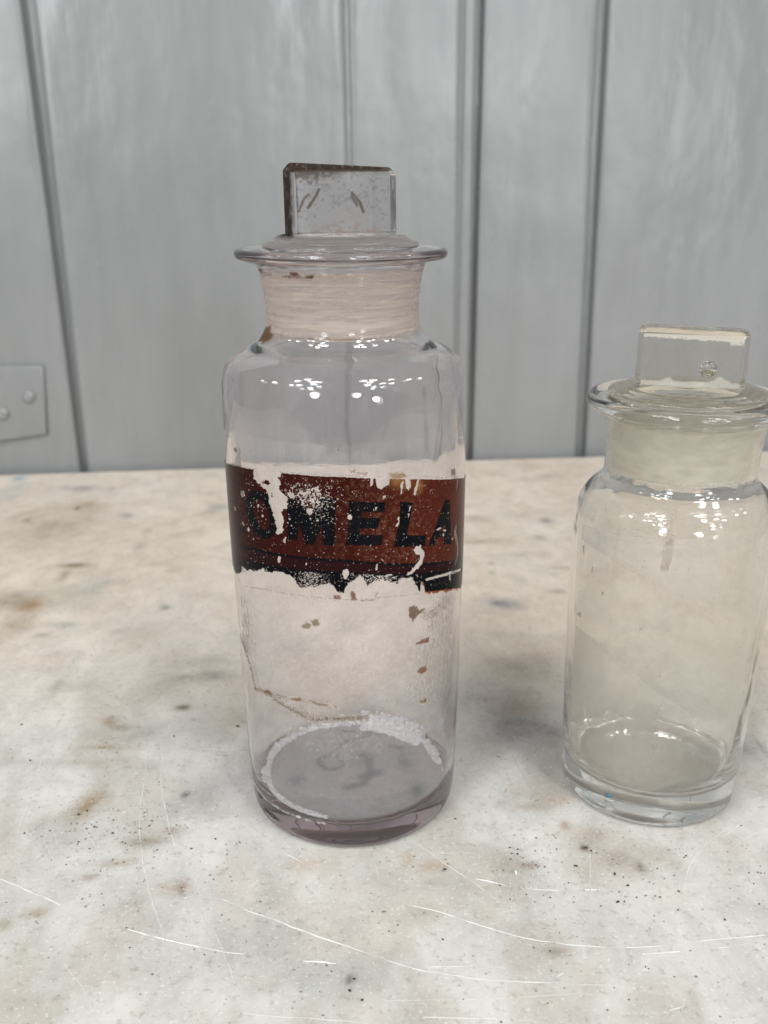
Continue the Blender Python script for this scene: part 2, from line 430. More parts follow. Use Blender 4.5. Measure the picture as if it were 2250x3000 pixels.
# marble blended to a warmer cream towards the back
back_tone = sstep(-.02, .16, Yw+(n1-.5)*.18)
Cc = blend(Cc, back_tone*.5, (.74, .61, .48))
STAINS = [  # photo x, y, half width, half height, strength, colour
 (84, 1776, 42, 22, .75, (.40, .25, .11)), (25, 1763, 50, 22, .5, (.30, .22, .15)), (40, 1835, 50, 30, .4, (.45, .33, .2)),
 (148, 1540, 150, 60, .45, (.44, .37, .27)), (262, 1480, 35, 14, .5, (.42, .31, .2)), (226, 1489, 9, 6, .7, (.2, .18, .15)),
 (82, 1522, 12, 7, .5, (.28, .25, .2)), (207, 1658, 42, 8, .7, (.27, .22, .13)), (188, 1685, 14, 16, .5, (.3, .27, .18)),
 (195, 1740, 90, 30, .4, (.42, .39, .31)), (481, 1780, 14, 7, .65, (.25, .25, .22)), (300, 1705, 60, 16, .35, (.36, .34, .31)),
 (380, 1510, 20, 8, .5, (.32, .31, .32)), (430, 1555, 12, 9, .5, (.33, .32, .3)), (410, 1600, 14, 12, .4, (.34, .33, .31)), (640, 1490, 34, 16, .4, (.36, .35, .32)),
 (190, 1830, 50, 12, .45, (.36, .35, .31)), (115, 1863, 20, 6, .55, (.28, .26, .22)), (225, 2005, 60, 14, .3, (.4, .38, .34)), (165, 2010, 12, 28, .35, (.36, .33, .27)),
 (536, 2071, 20, 8, .85, (.20, .14, .09)), (540, 1990, 60, 14, .45, (.38, .34, .27)), (337, 2108, 26, 14, .6, (.33, .23, .13)), (360, 2130, 26, 8, .55, (.3, .24, .16)),
 (400, 2145, 120, 34, .40, (.40, .38, .33)), (300, 2190, 60, 8, .5, (.42, .33, .22)), (680, 2090, 60, 30, .35, (.45, .41, .34)), (620, 1940, 70, 20, .35, (.46, .42, .34)), (630,1985,50,12,.5,(.34,.32,.28)),
 (258, 2351, 30, 44, .62, (.38, .26, .15)), (240, 2380, 50, 30, .3, (.45, .36, .24)), (250, 2235, 160, 12, .35, (.42, .37, .3)),
 (340, 2530, 60, 10, .4, (.36, .28, .2)), (430, 2470, 60, 14, .5, (.32, .25, .18)), (500, 2440, 40, 14, .45, (.34, .27, .2)), (502, 2602, 50, 22, .55, (.44, .34, .25)), (535, 2602, 10, 24, .5, (.3, .2, .13)),
 (268, 2568, 24, 12, .5, (.3, .23, .17)), (230, 2440, 130, 50, .35, (.43, .41, .37)), (550, 2360, 80, 60, .45, (.41, .405, .38)), (535, 2330, 11, 9, .8, (.17, .13, .09)),
 (915, 2534, 60, 36, .4, (.48, .37, .26)), (745, 2770, 120, 90, .40, (.45, .455, .44)), (1017, 2855, 140, 50, .45, (.41, .42, .415)), (1036, 2866, 12, 14, .7, (.14, .13, .12)),
 (108, 2676, 30, 14, .55, (.40, .30, .19)), (14, 2710, 20, 20, .5, (.40, .32, .2)), (60, 2800, 50, 90, .3, (.46, .43, .34)), (100, 2960, 120, 40, .25, (.5, .46, .35)),
 (1803, 2524, 110, 60, .55, (.40, .33, .27)), (1740, 2450, 60, 25, .45, (.42, .34, .26)), (1715, 2486, 10, 8, .9, (.13, .07, .04)), (1559, 2537, 26, 9, .55, (.22, .14, .09)), (1880, 2545, 12, 16, .7, (.26, .20, .14)),
 (1480, 2540, 60, 26, .35, (.44, .38, .31)), (1260, 2551, 34, 22, .5, (.46, .34, .23)), (1192, 2520, 20, 26, .4, (.44, .34, .24)), (1633, 2788, 40, 16, .5, (.33, .27, .23)), (1660, 2422, 14, 12, .6, (.36, .25, .16)),
 (1560, 2360, 80, 12, .35, (.42, .35, .27)), (1640, 2330, 60, 26, .5, (.44, .35, .25)), (1640, 2220, 70, 60, .35, (.45, .38, .29)),
 (1479, 1768, 42, 16, .75, (.30, .29, .29)), (1604, 1526, 18, 10, .65, (.30, .28, .27)), (1440, 1650, 10, 6, .5, (.33, .31, .27)), (1440, 1678, 10, 6, .5, (.33, .31, .27)), (1575, 1575, 20, 8, .45, (.4, .35, .28)),
 (1395, 1520, 40, 10, .5, (.45, .38, .29)), (1410, 1585, 60, 6, .45, (.44, .36, .27)), (1530, 1620, 60, 8, .35, (.45, .38, .3)), (1640, 1660, 40, 8, .4, (.45, .4, .33)), (1633, 1732, 24, 6, .55, (.36, .32, .28)), (1530, 1360, 50, 6, .3, (.5,.44,.36)), (1460, 1390, 40, 8, .35, (.45, .39, .33)), (1610,1395,34,6,.4,(.38,.35,.33)),
 (1574, 2146, 120, 46, .60, (.36, .345, .32)), (1500, 2120, 60, 14, .45, (.33, .31, .28)), (1620, 2150, 22, 10, .5, (.26, .24, .22)), (1524, 2066, 70, 26, .5, (.44, .36, .27)), (1440, 2040, 50, 12, .4, (.42, .36, .28)), (1500, 1950, 90, 24, .35, (.5, .43, .34)), (1580, 2240, 60, 50, .3, (.40, .38, .33)),
 (2200, 2200, 40, 30, .5, (.33, .31, .29)), (2235, 2190, 10, 24, .5, (.22, .2, .18)), (2180, 2660, 80, 30, .3, (.46, .42, .35)), (2210, 1480, 60, 30, .3, (.5, .44, .38)),
 (1880, 1900, 160, 80, .25, (.50, .45, .36)), (1880, 2100, 160, 60, .3, (.46, .42, .37)), (1400, 2700, 90, 40, .25, (.52, .47, .38)), (1250, 2680, 60, 20, .35, (.46, .40, .31)), (870, 1900, 100, 30, .3, (.45, .42, .38)), (1000, 1840, 60, 20, .3, (.42, .4, .36)),
 (52, 1404, 14, 7, .8, (.30, .47, .58)), (60, 1420, 6, 8, .5, (.35, .5, .6)), (25, 1450, 34, 18, .35, (.45, .47, .5)), (230, 1430, 70, 10, .45, (.42, .39, .36)), (330, 1432, 14, 6, .5, (.38, .36, .34)),
]
for (px, py, hw, hh, st, c) in STAINS:
    g0 = ground(px, py); gx_ = ground(px+hw, py); gy1 = ground(px, py-hh); gy2 = ground(px, py+hh)
    sx_, sy_ = abs(gx_[0]-g0[0]), abs(gy1[1]-gy2[1])/2
    warp = .45 if min(sx_, sy_) > .004 else .12
    q = ((X+wx*warp-g0[0])/sx_)**2+((Yw+wy*warp-g0[1])/sy_)**2
    nn = .55+.9*fbm(X*150+px, Yw*150+py, 3, 61) if sx_ > .003 else 1
    Cc = blend(Cc, np.clip(np.exp(-q*.9)*st*nn*1.35, 0, .97), tuple(v*.85 for v in c))
Zt = np.zeros(X.shape)
dist_e = edge_y(X)-Yw
Zt -= .0035*np.clip(1-dist_e/.004, 0, 1)**2*(.6+.8*fbm(X*60, X*0+2, 3, 5))
Yv = Yw + (fbm(X*40, X*0+8, 4, 15)-.5)*.003*np.clip(1-dist_e/.01, 0, 1)
V = np.stack([X, Yv, Zt], -1).reshape(-1, 3)
nx, ny = len(xs), len(ys)
i = np.arange(ny-1)[:, None]*nx+np.arange(nx-1)[None, :]
Q = np.stack([i, i+1, i+1+nx, i+nx], -1).reshape(-1, 4)
# skirt and underside
ring = np.concatenate([np.arange(nx), nx-1+nx*np.arange(1, ny), (ny-1)*nx+np.arange(nx-2, -1, -1), nx*np.arange(ny-2, 0, -1)])
lo = V[ring].copy(); lo[:, 2] = -.028; b0 = len(V)
V = np.concatenate([V, lo]); k = np.arange(len(ring)); k2 = (k+1) % len(ring)
Q = np.concatenate([Q, np.stack([ring[k2], ring[k], b0+k, b0+k2], -1)])
me = quick_mesh('slab_top', V, Q)
ca = me.attributes.new('Col', 'FLOAT_COLOR', 'POINT')
cc = np.ones((len(V), 4), np.float32); cc[:nx*ny, :3] = Cc.reshape(-1, 3); cc[nx*ny:, :3] = (.5, .48, .44)
ca.data.foreach_set('color', cc.ravel())
link('slab_top', me, MARBLE, slab)

# scratches: thin pale lines lying on the slab
SCR = [([(550, 920), (620, 941), (690, 960), (800, 985), (930, 1010), (1050, 1030)], 4, 1.0), ([(960, 790), (1100, 850), (1200, 885), (1300, 925), (1480, 988), (1659, 1045)], 4, .9),
 ([(700, 190), (700, 300), (707, 365), (720, 430), (738, 505), (770, 590), (850, 690)], 4, .6), ([(640, 150), (620, 300), (603, 450), (610, 570), (620, 640), (655, 790), (685, 880), (720, 980)], 4, .5),
 ([(0, 705), (80, 735), (170, 775), (260, 815)], 4, .8), ([(1310, 1057), (1380, 1062), (1450, 1070)], 4, 1.0), ([(1030, 455), (1090, 490), (1160, 535)], 4, .6), ([(1230, 590), (1310, 635)], 4, .8),
 ([(270, 1060), (330, 1140), (400, 1220), (465, 1290)], 4, .5), ([(920, 490), (945, 460)], 4, .8), ([(560, 725), (700, 750), (830, 775)], 4, .5), ([(780, 225), (805, 255)], 4, .5), ([(120, 390), (80, 480), (40, 570)], 4, .4),
 ([(360, 470), (400, 540), (440, 610)], 4, .35), ([(190, 530), (215, 600)], 4, .3), ([(820, 520), (900, 510), (1000, 490)], 4, .4), ([(840, 690), (870, 790), (900, 900)], 4, .3), ([(930, 930), (980, 1060), (1030, 1190)], 4, .3),
 ([(1600, 560), (1640, 720)], 4, .35), ([(1020, 1280), (1200, 1300), (1400, 1310), (1600, 1325)], 4, .6), ([(180, 180), (165, 250)], 4, .4),
 ([(80, 515), (250, 555), (370, 595), (500, 635), (620, 665), (740, 685), (930, 700), (1060, 703), (1190, 698)], 5, .95), ([(390, 405), (455, 420), (525, 437)], 5, 1), ([(620, 450), (700, 455), (785, 459)], 5, .9),
 ([(862, 457), (932, 455)], 5, 1), ([(1115, 735), (1200, 728), (1278, 721)], 5, 1), ([(1310, 683), (1480, 664), (1659, 650)], 5, .85), ([(1445, 705), (1520, 695), (1600, 683)], 5, 1), ([(100, 225), (210, 305), (350, 400), (430, 455), (505, 512)], 5, .6),
 ([(195, 790), (290, 787), (390, 781)], 5, .8), ([(0, 755), (120, 793), (250, 818), (370, 835), (500, 847), (770, 859)], 5, .8), ([(0, 935), (200, 932), (400, 929), (620, 918), (850, 903)], 5, .45), ([(1270, 752), (1400, 805), (1540, 862)], 5, .45),
 ([(1290, 470), (1310, 380), (1350, 300), (1440, 220), (1550, 135), (1659, 60)], 5, .5), ([(1470, 305), (1560, 235), (1659, 178)], 5, .5), ([(1380, 250), (1480, 215), (1600, 120)], 5, .4), ([(165, 1008), (400, 1012), (650, 1020)], 5, .7), ([(890, 150), (890, 500)], 5, .3),
 ([(210, 298), (420, 296)], 5, .4), ([(412, 290), (410, 350)], 5, .5), ([(568, 370), (572, 390)], 5, 1), ([(1230, 978), (1300, 958)], 5, .7), ([(740, 835), (775, 815)], 5, .7), ([(800, 868), (950, 868), (1090, 888)], 5, .4), ([(0, 275), (45, 297)], 5, .7), ([(960, 200), (1020, 203)], 5, .6), ([(1100, 900), (1230, 835)], 5, .3)]
sv, sq, sa = [], [], []
def ribbon(P, w, a, seed):
    P = np.array(P); T = np.gradient(P, axis=0); T /= np.linalg.norm(T, axis=1)[:, None]+1e-9
    Nn = np.stack([-T[:, 1], T[:, 0]], -1); n = len(P); t = np.linspace(0, 1, n)
    ww = w*(.35+.65*np.sin(np.pi*np.clip(t, .03, .97))**.5)*(.5+fbm(t*n*.22, t*0, 2, seed))
    aa = a*np.clip(2.2*fbm(t*n*.12+3, t*0+1, 4, seed+9)-.15, 0, 1)
    b = len(sv)
    for k in range(n):
        l = P[k]+Nn[k]*ww[k]/2; r = P[k]-Nn[k]*ww[k]/2
        sv.append((l[0], l[1], .00022)); sv.append((r[0], r[1], .00022)); sa.extend([aa[k], aa[k]])
        if k < n-1: sq.append((b+2*k, b+2*k+1, b+2*k+3, b+2*k+2))
for s_, (pts, z_, a_) in enumerate(SCR):
    off = (0, 2100) if z_ == 4 else (1125, 2300)
    g = [ground(off[0]+x/1.4747, off[1]+y/1.4747)[:2] for x, y in pts]
    if len(g) == 2: g = [g[0], (g[0]+g[1])/2, g[1]]
    P = catmull(g, max(3, int(np.linalg.norm(g[-1]-g[0])/.0008/len(g))+3))
    ribbon(P+(fbm(np.arange(len(P))*.15, np.zeros(len(P)), 3, s_)[:, None]-.5)*.0006, .0006 if a_ > .75 else .0005, a_, s_)
rr = random.Random(3)
for k in range(150):                # hair-fine random ones
    x, y = rr.uniform(-.2, .26), rr.uniform(-.15, .14); L = rr.uniform(.006, .05); an = rr.gauss(2.6, .6) if rr.random() < .6 else rr.uniform(0, math.pi); cv = rr.uniform(-9, 9)
    t = np.linspace(0, 1, 24)*L
    ribbon(np.stack([x+np.cos(an+cv*t)*t, y+np.sin(an+cv*t)*t], -1), .00022, rr.uniform(.12, .5), 200+k)
me = quick_mesh('scratches', sv, sq)
at = me.attributes.new('Cover', 'FLOAT', 'POINT'); at.data.foreach_set('value', np.array(sa, np.float32))
ca = me.attributes.new('Col', 'FLOAT_COLOR', 'POINT'); ca.data.foreach_set('color', np.tile(np.array([.86, .86, .83, 1], np.float32), len(sv)))
o = link('scratches', me, film_mat('scratched_marble', .5, False), slab); o['kind'] = 'stuff'

# loose grit
DOTS4 = [(333, 463, 5), (418, 458, 4), (415, 480, 5), (463, 497, 4), (508, 476, 4), (296, 402, 4), (335, 553, 5), (338, 618, 3), (375, 636, 4), (94, 637, 4), (27, 805, 4), (448, 816, 5), (428, 771, 3), (445, 880, 3), (506, 886, 3), (547, 914, 6), (390, 1026, 3), (645, 1012, 4), (600, 484, 6), (566, 557, 5), (614, 558, 3), (665, 608, 4), (723, 615, 3), (733, 507, 6), (762, 470, 6), (800, 470, 5), (815, 397, 3), (721, 381, 4), (535, 630, 6), (503, 633, 3), (701, 741, 4), (784, 741, 4), (505, 157, 7), (131, 190, 8), (93, 36, 6), (400, 357, 4), (382, 318, 3), (885, 288, 3), (934, 381, 4), (1030, 43, 10), (945, 152, 4), (752, 88, 5), (1128, 776, 4), (1125, 799, 5), (1165, 828, 4), (998, 818, 3), (1064, 978, 4), (1018, 1160, 4), (947, 1081, 3), (734, 1131, 3), (883, 1030, 5), (1564, 1226, 10), (978, 1223, 5), (1290, 1085, 3), (1370, 1030, 4), (1578, 893, 3), (1655, 845, 5), (1485, 968, 3), (1424, 950, 3), (119, 1022, 3), (806, 952, 4), (771, 973, 3), (565, 792, 3), (900, 790, 2), (1025, 430, 4), (985, 437, 3), (865, 626, 3), (238, 452, 4), (143, 512, 5), (322, 484, 3), (640, 1287, 3), (1530, 1135, 9), (1382, 1190, 4), (854, 1312, 3)]
DOTS5 = [(307, 148, 7), (249, 227, 4), (391, 262, 4), (508, 207, 3), (577, 196, 3), (657, 231, 7), (712, 263, 4), (606, 251, 3), (574, 282, 3), (872, 273, 9), (953, 283, 4), (880, 172, 3), (465, 356, 3), (690, 315, 3), (657, 348, 6), (670, 352, 4), (640, 362, 4), (628, 424, 4), (395, 471, 4), (505, 487, 4), (360, 519, 3), (322, 512, 2), (865, 457, 4), (922, 457, 4), (937, 525, 7), (1063, 517, 3), (822, 597, 3), (1473, 584, 7), (1282, 600, 3), (1135, 633, 3), (1232, 281, 5), (1286, 213, 3), (1296, 315, 6), (1260, 278, 3), (1276, 278, 3), (1333, 278, 3), (1563, 276, 3), (1577, 381, 5), (1615, 379, 6), (1628, 383, 5), (1644, 383, 4), (1625, 352, 4), (1148, 342, 4), (1193, 486, 6), (735, 685, 3), (718, 720, 7), (758, 640, 4), (520, 693, 3), (568, 710, 2), (308, 686, 2), (243, 761, 4), (748, 810, 4), (343, 929, 5), (707, 944, 5), (1058, 929, 5), (965, 975, 6), (1325, 718, 4), (1638, 749, 4), (1645, 690, 4), (505, 1026, 6), (5, 549, 7), (230, 570, 5), (1130, 787, 5), (1143, 796, 4), (1096, 883, 3), (1526, 908, 3), (543, 536, 2), (447, 571, 3), (1423, 207, 3), (1160, 190, 3), (325, 868, 4), (300, 850, 3), (805, 738, 3), (835, 657, 3), (1025, 480, 2), (710, 440, 3), (820, 483, 3)]
DOTS3 = [(870, 1790, 7), (150, 1832, 9), (1308, 1607, 8), (1210, 1912, 9), (700, 1725, 6), (635, 1355, 9), (1645, 1845, 12), (575, 1385, 5), (785, 1780, 6), (1217, 1568, 4), (535, 330, 9), (95, 1720, 4)]
gv, gf = [], []
ico = bmesh.new(); bmesh.ops.create_icosphere(ico, subdivisions=1, radius=1); IV = np.array([v.co[:] for v in ico.verts]); IF = [[v.index for v in f.verts] for f in ico.faces]; ico.free()
def crumb(x, y, r, seed, flat=.5):
    q = np.random.RandomState(seed); a = q.uniform(0, math.pi); s = np.array([r*q.uniform(.8, 1.5), r*q.uniform(.55, .95), r*flat])
    P = IV*(1+q.uniform(-.3, .3, (len(IV), 1)))*s; c, sn = math.cos(a), math.sin(a)
    P = np.stack([P[:, 0]*c-P[:, 1]*sn+x, P[:, 0]*sn+P[:, 1]*c+y, P[:, 2]+r*flat*.55+.0002], -1)
    b = len(gv); gv.extend(P); gf.extend([[b+i for i in f] for f in IF])
for L_, off, kz in ((DOTS4, (0, 2100), 1.4747), (DOTS5, (1125, 2300), 1.4747), (DOTS3, (0, 1350), 2.37)):
    for k, (x, y, s_) in enumerate(L_):
        g = ground(off[0]+x/kz, off[1]+y/kz); r = s_/kz*.62*np.linalg.norm(g-CAM)/FPX
        crumb(g[0], g[1], r, k*7+int(off[0]))
for k in range(330):
    if k < 170: px, py = rr.gauss(330, 130), rr.gauss(2440, 70)
    elif k < 280: px, py = rr.gauss(1700, 220), rr.gauss(2560, 80)
    else: px, py = rr.uniform(0, 2250), rr.uniform(2050, 3000)
    g = ground(px, py)
    if math.hypot(g[0], g[1]) < .045 or math.hypot(g[0]-.124, g[1]-.005) < .04: continue
    crumb(g[0], g[1], min(.0006, .00013*math.exp(abs(rr.gauss(0, .6)))), 900+k)
me = bpy.data.meshes.new('grit'); me.from_pydata([tuple(v) for v in gv], [], gf)
o = link('grit', me, GRIT, None)
tag(o, 'loose specks of black and brown grit scattered over the marble slab', 'grit', kind='stuff')

# ------------------------------------------------------------------ lathe and films
def lathe(name, prof, segs=160, wob=None):
    """prof: closed run of (r, z) in mm from the axis round to the axis again"""
    P = np.array(prof)/1000.; n = len(P); th_ = np.arange(segs)/segs*2*math.pi
    Rr = np.tile(P[:, 0][:, None], (1, segs)); Zz = np.tile(P[:, 1][:, None], (1, segs))
    if wob is not None: Rr, Zz = wob(Rr, Zz, th_[None, :].repeat(n, 0), np.arange(n)[:, None].repeat(segs, 1))
    V = np.stack([Rr*np.sin(th_), -Rr*np.cos(th_), Zz], -1)
    bm = bmesh.new(); rows = []
    for k in range(n):
        if P[k, 0] < 1e-7: rows.append([bm.verts.new((0, 0, P[k, 1]))])
        else: rows.append([bm.verts.new(V[k, j]) for j in range(segs)])
    for k in range(n-1):
        a, b = rows[k], rows[k+1]
        for j in range(segs):
            j2 = (j+1) % segs
            if len(a) == 1 and len(b) == 1: continue
            if len(a) == 1: bm.faces.new((a[0], b[j2], b[j]))
            elif len(b) == 1: bm.faces.new((a[j], a[j2], b[0]))
            else: bm.faces.new((a[j], a[j2], b[j2], b[j]))
    bmesh.ops.recalc_face_normals(bm, faces=bm.faces)
    me = bpy.data.meshes.new(name); bm.to_mesh(me); bm.free(); return me
def film(name, R_of_z, phi0, phi1, z0, z1, step, fn, m, parent, shear=0, thr=.02):
    """thin layer following the glass; fn(u, z) in mm gives colour, cover and crackle"""
    Rm = R_of_z((z0+z1)/2); nu = int((phi1-phi0)*Rm/step)+1; nz = int((z1-z0)/step)+1
    ph = np.linspace(phi0, phi1, nu); zz = np.linspace(z0, z1, nz); PH, Z = np.meshgrid(ph, zz)
    col, cov, cr = fn(PH*44.1, Z)
    Rr = np.array([R_of_z(z) for z in zz])[:, None]/1000.
    V = np.stack([Rr*np.sin(PH)+shear*(Z/1000.), -Rr*np.cos(PH), Z/1000.], -1).reshape(-1, 3)
    i = np.arange(nz-1)[:, None]*nu+np.arange(nu-1)[None, :]
    Q = np.stack([i, i+1, i+1+nu, i+nu], -1).reshape(-1, 4)
    a = cov.ravel(); keep = a[Q].max(1) > thr; Q = Q[keep]
    used, inv = np.unique(Q, return_inverse=True); Q = inv.reshape(-1, 4)
    me = quick_mesh(name, V[used], Q)
    ca = me.attributes.new('Col', 'FLOAT_COLOR', 'POINT'); c4 = np.ones((len(used), 4), np.float32); c4[:, :3] = col.reshape(-1, 3)[used]
    ca.data.foreach_set('color', c4.ravel())
    for nm, arr in (('Cover', cov), ('Crackle', cr)):
        at = me.attributes.new(nm, 'FLOAT', 'POINT'); at.data.foreach_set('value', arr.ravel()[used].astype(np.float32))
    return link(name, me, m, parent)
def boolean_union(a, b, name, m, parent):
    md = a.modifiers.new('u', 'BOOLEAN'); md.operation = 'UNION'; md.object = b; md.solver = 'EXACT'
    dg = bpy.context.evaluated_depsgraph_get(); dg.update()
    me = bpy.data.meshes.new_from_object(a.evaluated_get(dg)); me.name = name
    for o in (a, b): bpy.data.objects.remove(o, do_unlink=True)
    me.materials.clear(); o = link(name, me, m, parent)
    return o
def slab_head(w, t, z0, zl, zr, cv, ct, rear=0, wedge=0):
    """flat glass grip: half width w, half thickness t, chamfered upright corners cv and top chamfer ct (m)"""
    bm = bmesh.new()
    ring = [(-w, -t+cv), (-w+cv, -t), (w-cv, -t), (w, -t+cv), (w, t-cv), (w-cv, t), (-w+cv, t), (-w, t-cv)]
    rb = cv+rear
    ring = ring[:4]+[(w, t-cv-wedge), (w-rb, t-wedge*(1-rb/w)), (-w+rb, t+wedge*(1-rb/w)), (-w, t-cv+wedge*.5)]
    top = lambda x: zl+(zr-zl)*(x+w)/(2*w)
    nseg = 10
    def row(pts, zf): return [bm.verts.new((x, y, zf(x))) for x, y in pts]
    r0 = row(ring, lambda x: z0); r1 = row(ring, lambda x: top(x)-ct)
    s = 1-ct*.8/w; st = 1-ct*.8/t
    r2 = row([(x*s, y*st) for x, y in ring], top)
    for a, b in ((r0, r1), (r1, r2)):
        for k in range(8): bm.faces.new((a[k], a[(k+1) % 8], b[(k+1) % 8], b[k]))
    bm.faces.new(r2); bm.faces.new(list(reversed(r0)))
    bmesh.ops.recalc_face_normals(bm, faces=bm.faces)
    bmesh.ops.bevel(bm, geom=[e for e in bm.edges if min(v.co.z for v in e.verts) > z0+1e-5 or abs(e.verts[0].co.z-e.verts[1].co.z) > .002], offset=.00045, segments=2, affect='EDGES', profile=.5)
    return bm

# ------------------------------------------------------------------ tall bottle
B1 = empty('apothecary_bottle', (0, 0, 0))
tag(B1, 'tall lilac tinted glass pharmacy jar with a flaking brown label lettered OMELA', 'bottle', 'glass pharmacy jars with stoppers')
OUT1 = [(0, 1.2), (20, 1.0), (33, .5), (37, 0), (39.2, .8), (40.6, 3), (41.3, 7), (41.8, 15), (42.5, 32), (43.2, 70), (43.9, 110), (44.2, 143), (44.15, 158), (44.1, 168.5), (43.7, 174.5), (42.3, 178.8), (39.4, 182.0), (35.4, 184.2), (31.2, 186.4), (28.7, 189.0), (27.3, 192), (26.9, 196), (27.0, 201), (27.6, 206), (28.3, 210), (29.3, 213), (31.2, 214.3), (34.2, 214.7), (36.2, 215.3), (36.95, 216.6), (36.5, 217.9), (35, 218.4), (31, 218.1), (27, 217.7)]
IN1 = [(27, 217.7), (25.4, 217.2), (24.9, 216), (24.8, 213), (24.6, 205), (24.4, 196), (24.6, 192), (26.0, 188.5), (29.3, 185), (33.8, 183), (38.2, 180.4), (41.0, 176.4), (42.0, 169.5), (42.2, 158), (42.2, 143), (41.9, 110), (41.2, 70), (40.6, 32), (40.1, 18), (39.2, 13), (36.9, 10.3), (32, 9.4), (20, 9.1), (0, 9.0)]
P1 = np.concatenate([catmull(OUT1[3:], 4), catmull(IN1, 4)[1:]]); P1 = np.concatenate([np.array(OUT1[:3], float), P1])
n_out1 = 3+len(catmull(OUT1[3:], 4))
def wob1(Rr, Zz, T, K):
    inner = K >= n_out1-2
    zmm = Zz*1000
    body = sstep(8, 20, zmm)*(1-sstep(170, 188, zmm))
    w = (fbm(np.sin(T)*1.6+5, zmm/60.+np.cos(T)*1.6, 2, 3)-.5)*.0007 + (fbm(np.sin(T)*5+9, zmm/200.+np.cos(T)*5, 2, 6)-.5)*.00025
    # shoulder folds in the old glass
    sh = sstep(168, 176, zmm)*(1-sstep(186, 192, zmm))
    w2 = (fbm(np.sin(T)*2.5+5, zmm/4.+np.cos(T)*2.5, 3, 13)-.5)*.0005
    Rr = Rr + np.where(inner, w*body+w2*sh*.5, w2*sh*.7)
    fl = sstep(32, 36, Rr*1000)*sstep(213, 214.5, zmm)
    Zz = Zz + fl*.0005*np.sin(T*1+2.2)
    return Rr, Zz
link('glass_body', lathe('glass_body', P1, 176, wob1), GLASS_LILAC, B1)

# stopper of the tall bottle
SP1 = [(0, 188.0), (15, 188.2), (21.5, 188.6), (23.6, 189.6), (23.95, 191.5), (24.15, 203), (24.4, 214), (24.55, 216.6), (25.2, 218.35), (26.6, 218.6), (27.2, 219.3), (26.6, 220.2), (24.6, 221.0), (23.6, 221.3), (22.6, 222.2), (20.5, 223.0), (17.5, 223.5), (10, 223.7), (0, 223.7)]
a = link('tmpa', lathe('tmpa', np.concatenate([np.array(SP1[:3], float), catmull(SP1[3:-2], 3), np.array(SP1[-2:], float)]), 128))
bm = slab_head(.0187, .0078, .2190, .2464, .2444, .0028, .0024, .0050, .0019); 
bmesh.ops.rotate(bm, verts=bm.verts, matrix=Matrix.Rotation(math.radians(9), 3, 'Z'), cent=(0, 0, 0))
me = bpy.data.meshes.new('tmpb'); bm.to_mesh(me); bm.free(); b = link('tmpb', me, smooth=False)
FROST1 = frosted('ground_glass_cream', (.87, .825, .785), (.93, .90, .87), .1905, .2160, (.965, .94, .955), (.2432, -.0160, (.024, .016, .012), .96))
st1 = boolean_union(a, b, 'stopper', FROST1, B1)
def sharpen(o, zflat, deg=32):
    me = o.data; me.polygons.foreach_set('use_smooth', [True]*len(me.polygons))
    me.set_sharp_from_angle(angle=math.radians(deg))
    for p in me.polygons:      # the cut grip is flat-faced
        if p.center.z > zflat or (abs(p.normal.z) < .02 and max(me.vertices[i].co.z for i in p.vertices) > zflat): p.use_smooth = False
sharpen(st1, .2245)

# label paint: outlines measured on the jar, in (arc length, height) mm
def LZ(p): a_, z_ = cyl(650+p[0]/4.608, 1340+p[1]/4.608); return (a_*44.1, z_)
def RZ(p): a_, z_ = cyl(1000+p[0]/4.366, 1340+p[1]/4.366); return (a_*44.1, z_)
L = lambda *pts: [LZ(p) for p in pts]
Rr_ = lambda *pts: [RZ(p) for p in pts]
LETTERS = [
 L((885, 570), (1075, 545), (1190, 810), (1292, 550), (1540, 545), (1520, 1190), (1368, 1185), (1352, 930), (1245, 1175), (1135, 1175), (1037, 900), (1025, 1120), (888, 1115)),
 Rr_((95, 555), (568, 570), (550, 695), (255, 695), (250, 765), (488, 770), (468, 905), (240, 910), (232, 985), (530, 988), (515, 1118), (60, 1118), (95, 800)),
 Rr_((752, 560), (912, 575), (838, 992), (1088, 992), (1070, 1130), (670, 1140), (740, 780)),
 Rr_((1315, 538), (1380, 545), (1408, 1112), (1308, 1112), (1315, 1022), (1228, 1020), (1182, 1128), (1108, 1130)),
 L((150, 530), (185, 540), (215, 900), (330, 960), (335, 1010), (190, 985)),
]
O_OUT = L((325, 620), (345, 520), (400, 450), (450, 430), (540, 455), (620, 500), (655, 590), (695, 720), (730, 860), (745, 960), (700, 1050), (640, 1092), (570, 1098), (490, 1060), (430, 980), (375, 870), (338, 730))
O_IN = L((425, 640), (455, 575), (500, 560), (560, 590), (605, 660), (640, 780), (655, 880), (635, 950), (590, 985), (530, 950), (475, 860), (440, 740))
A_HOLE = Rr_((1318, 862), (1252, 940), (1320, 935))
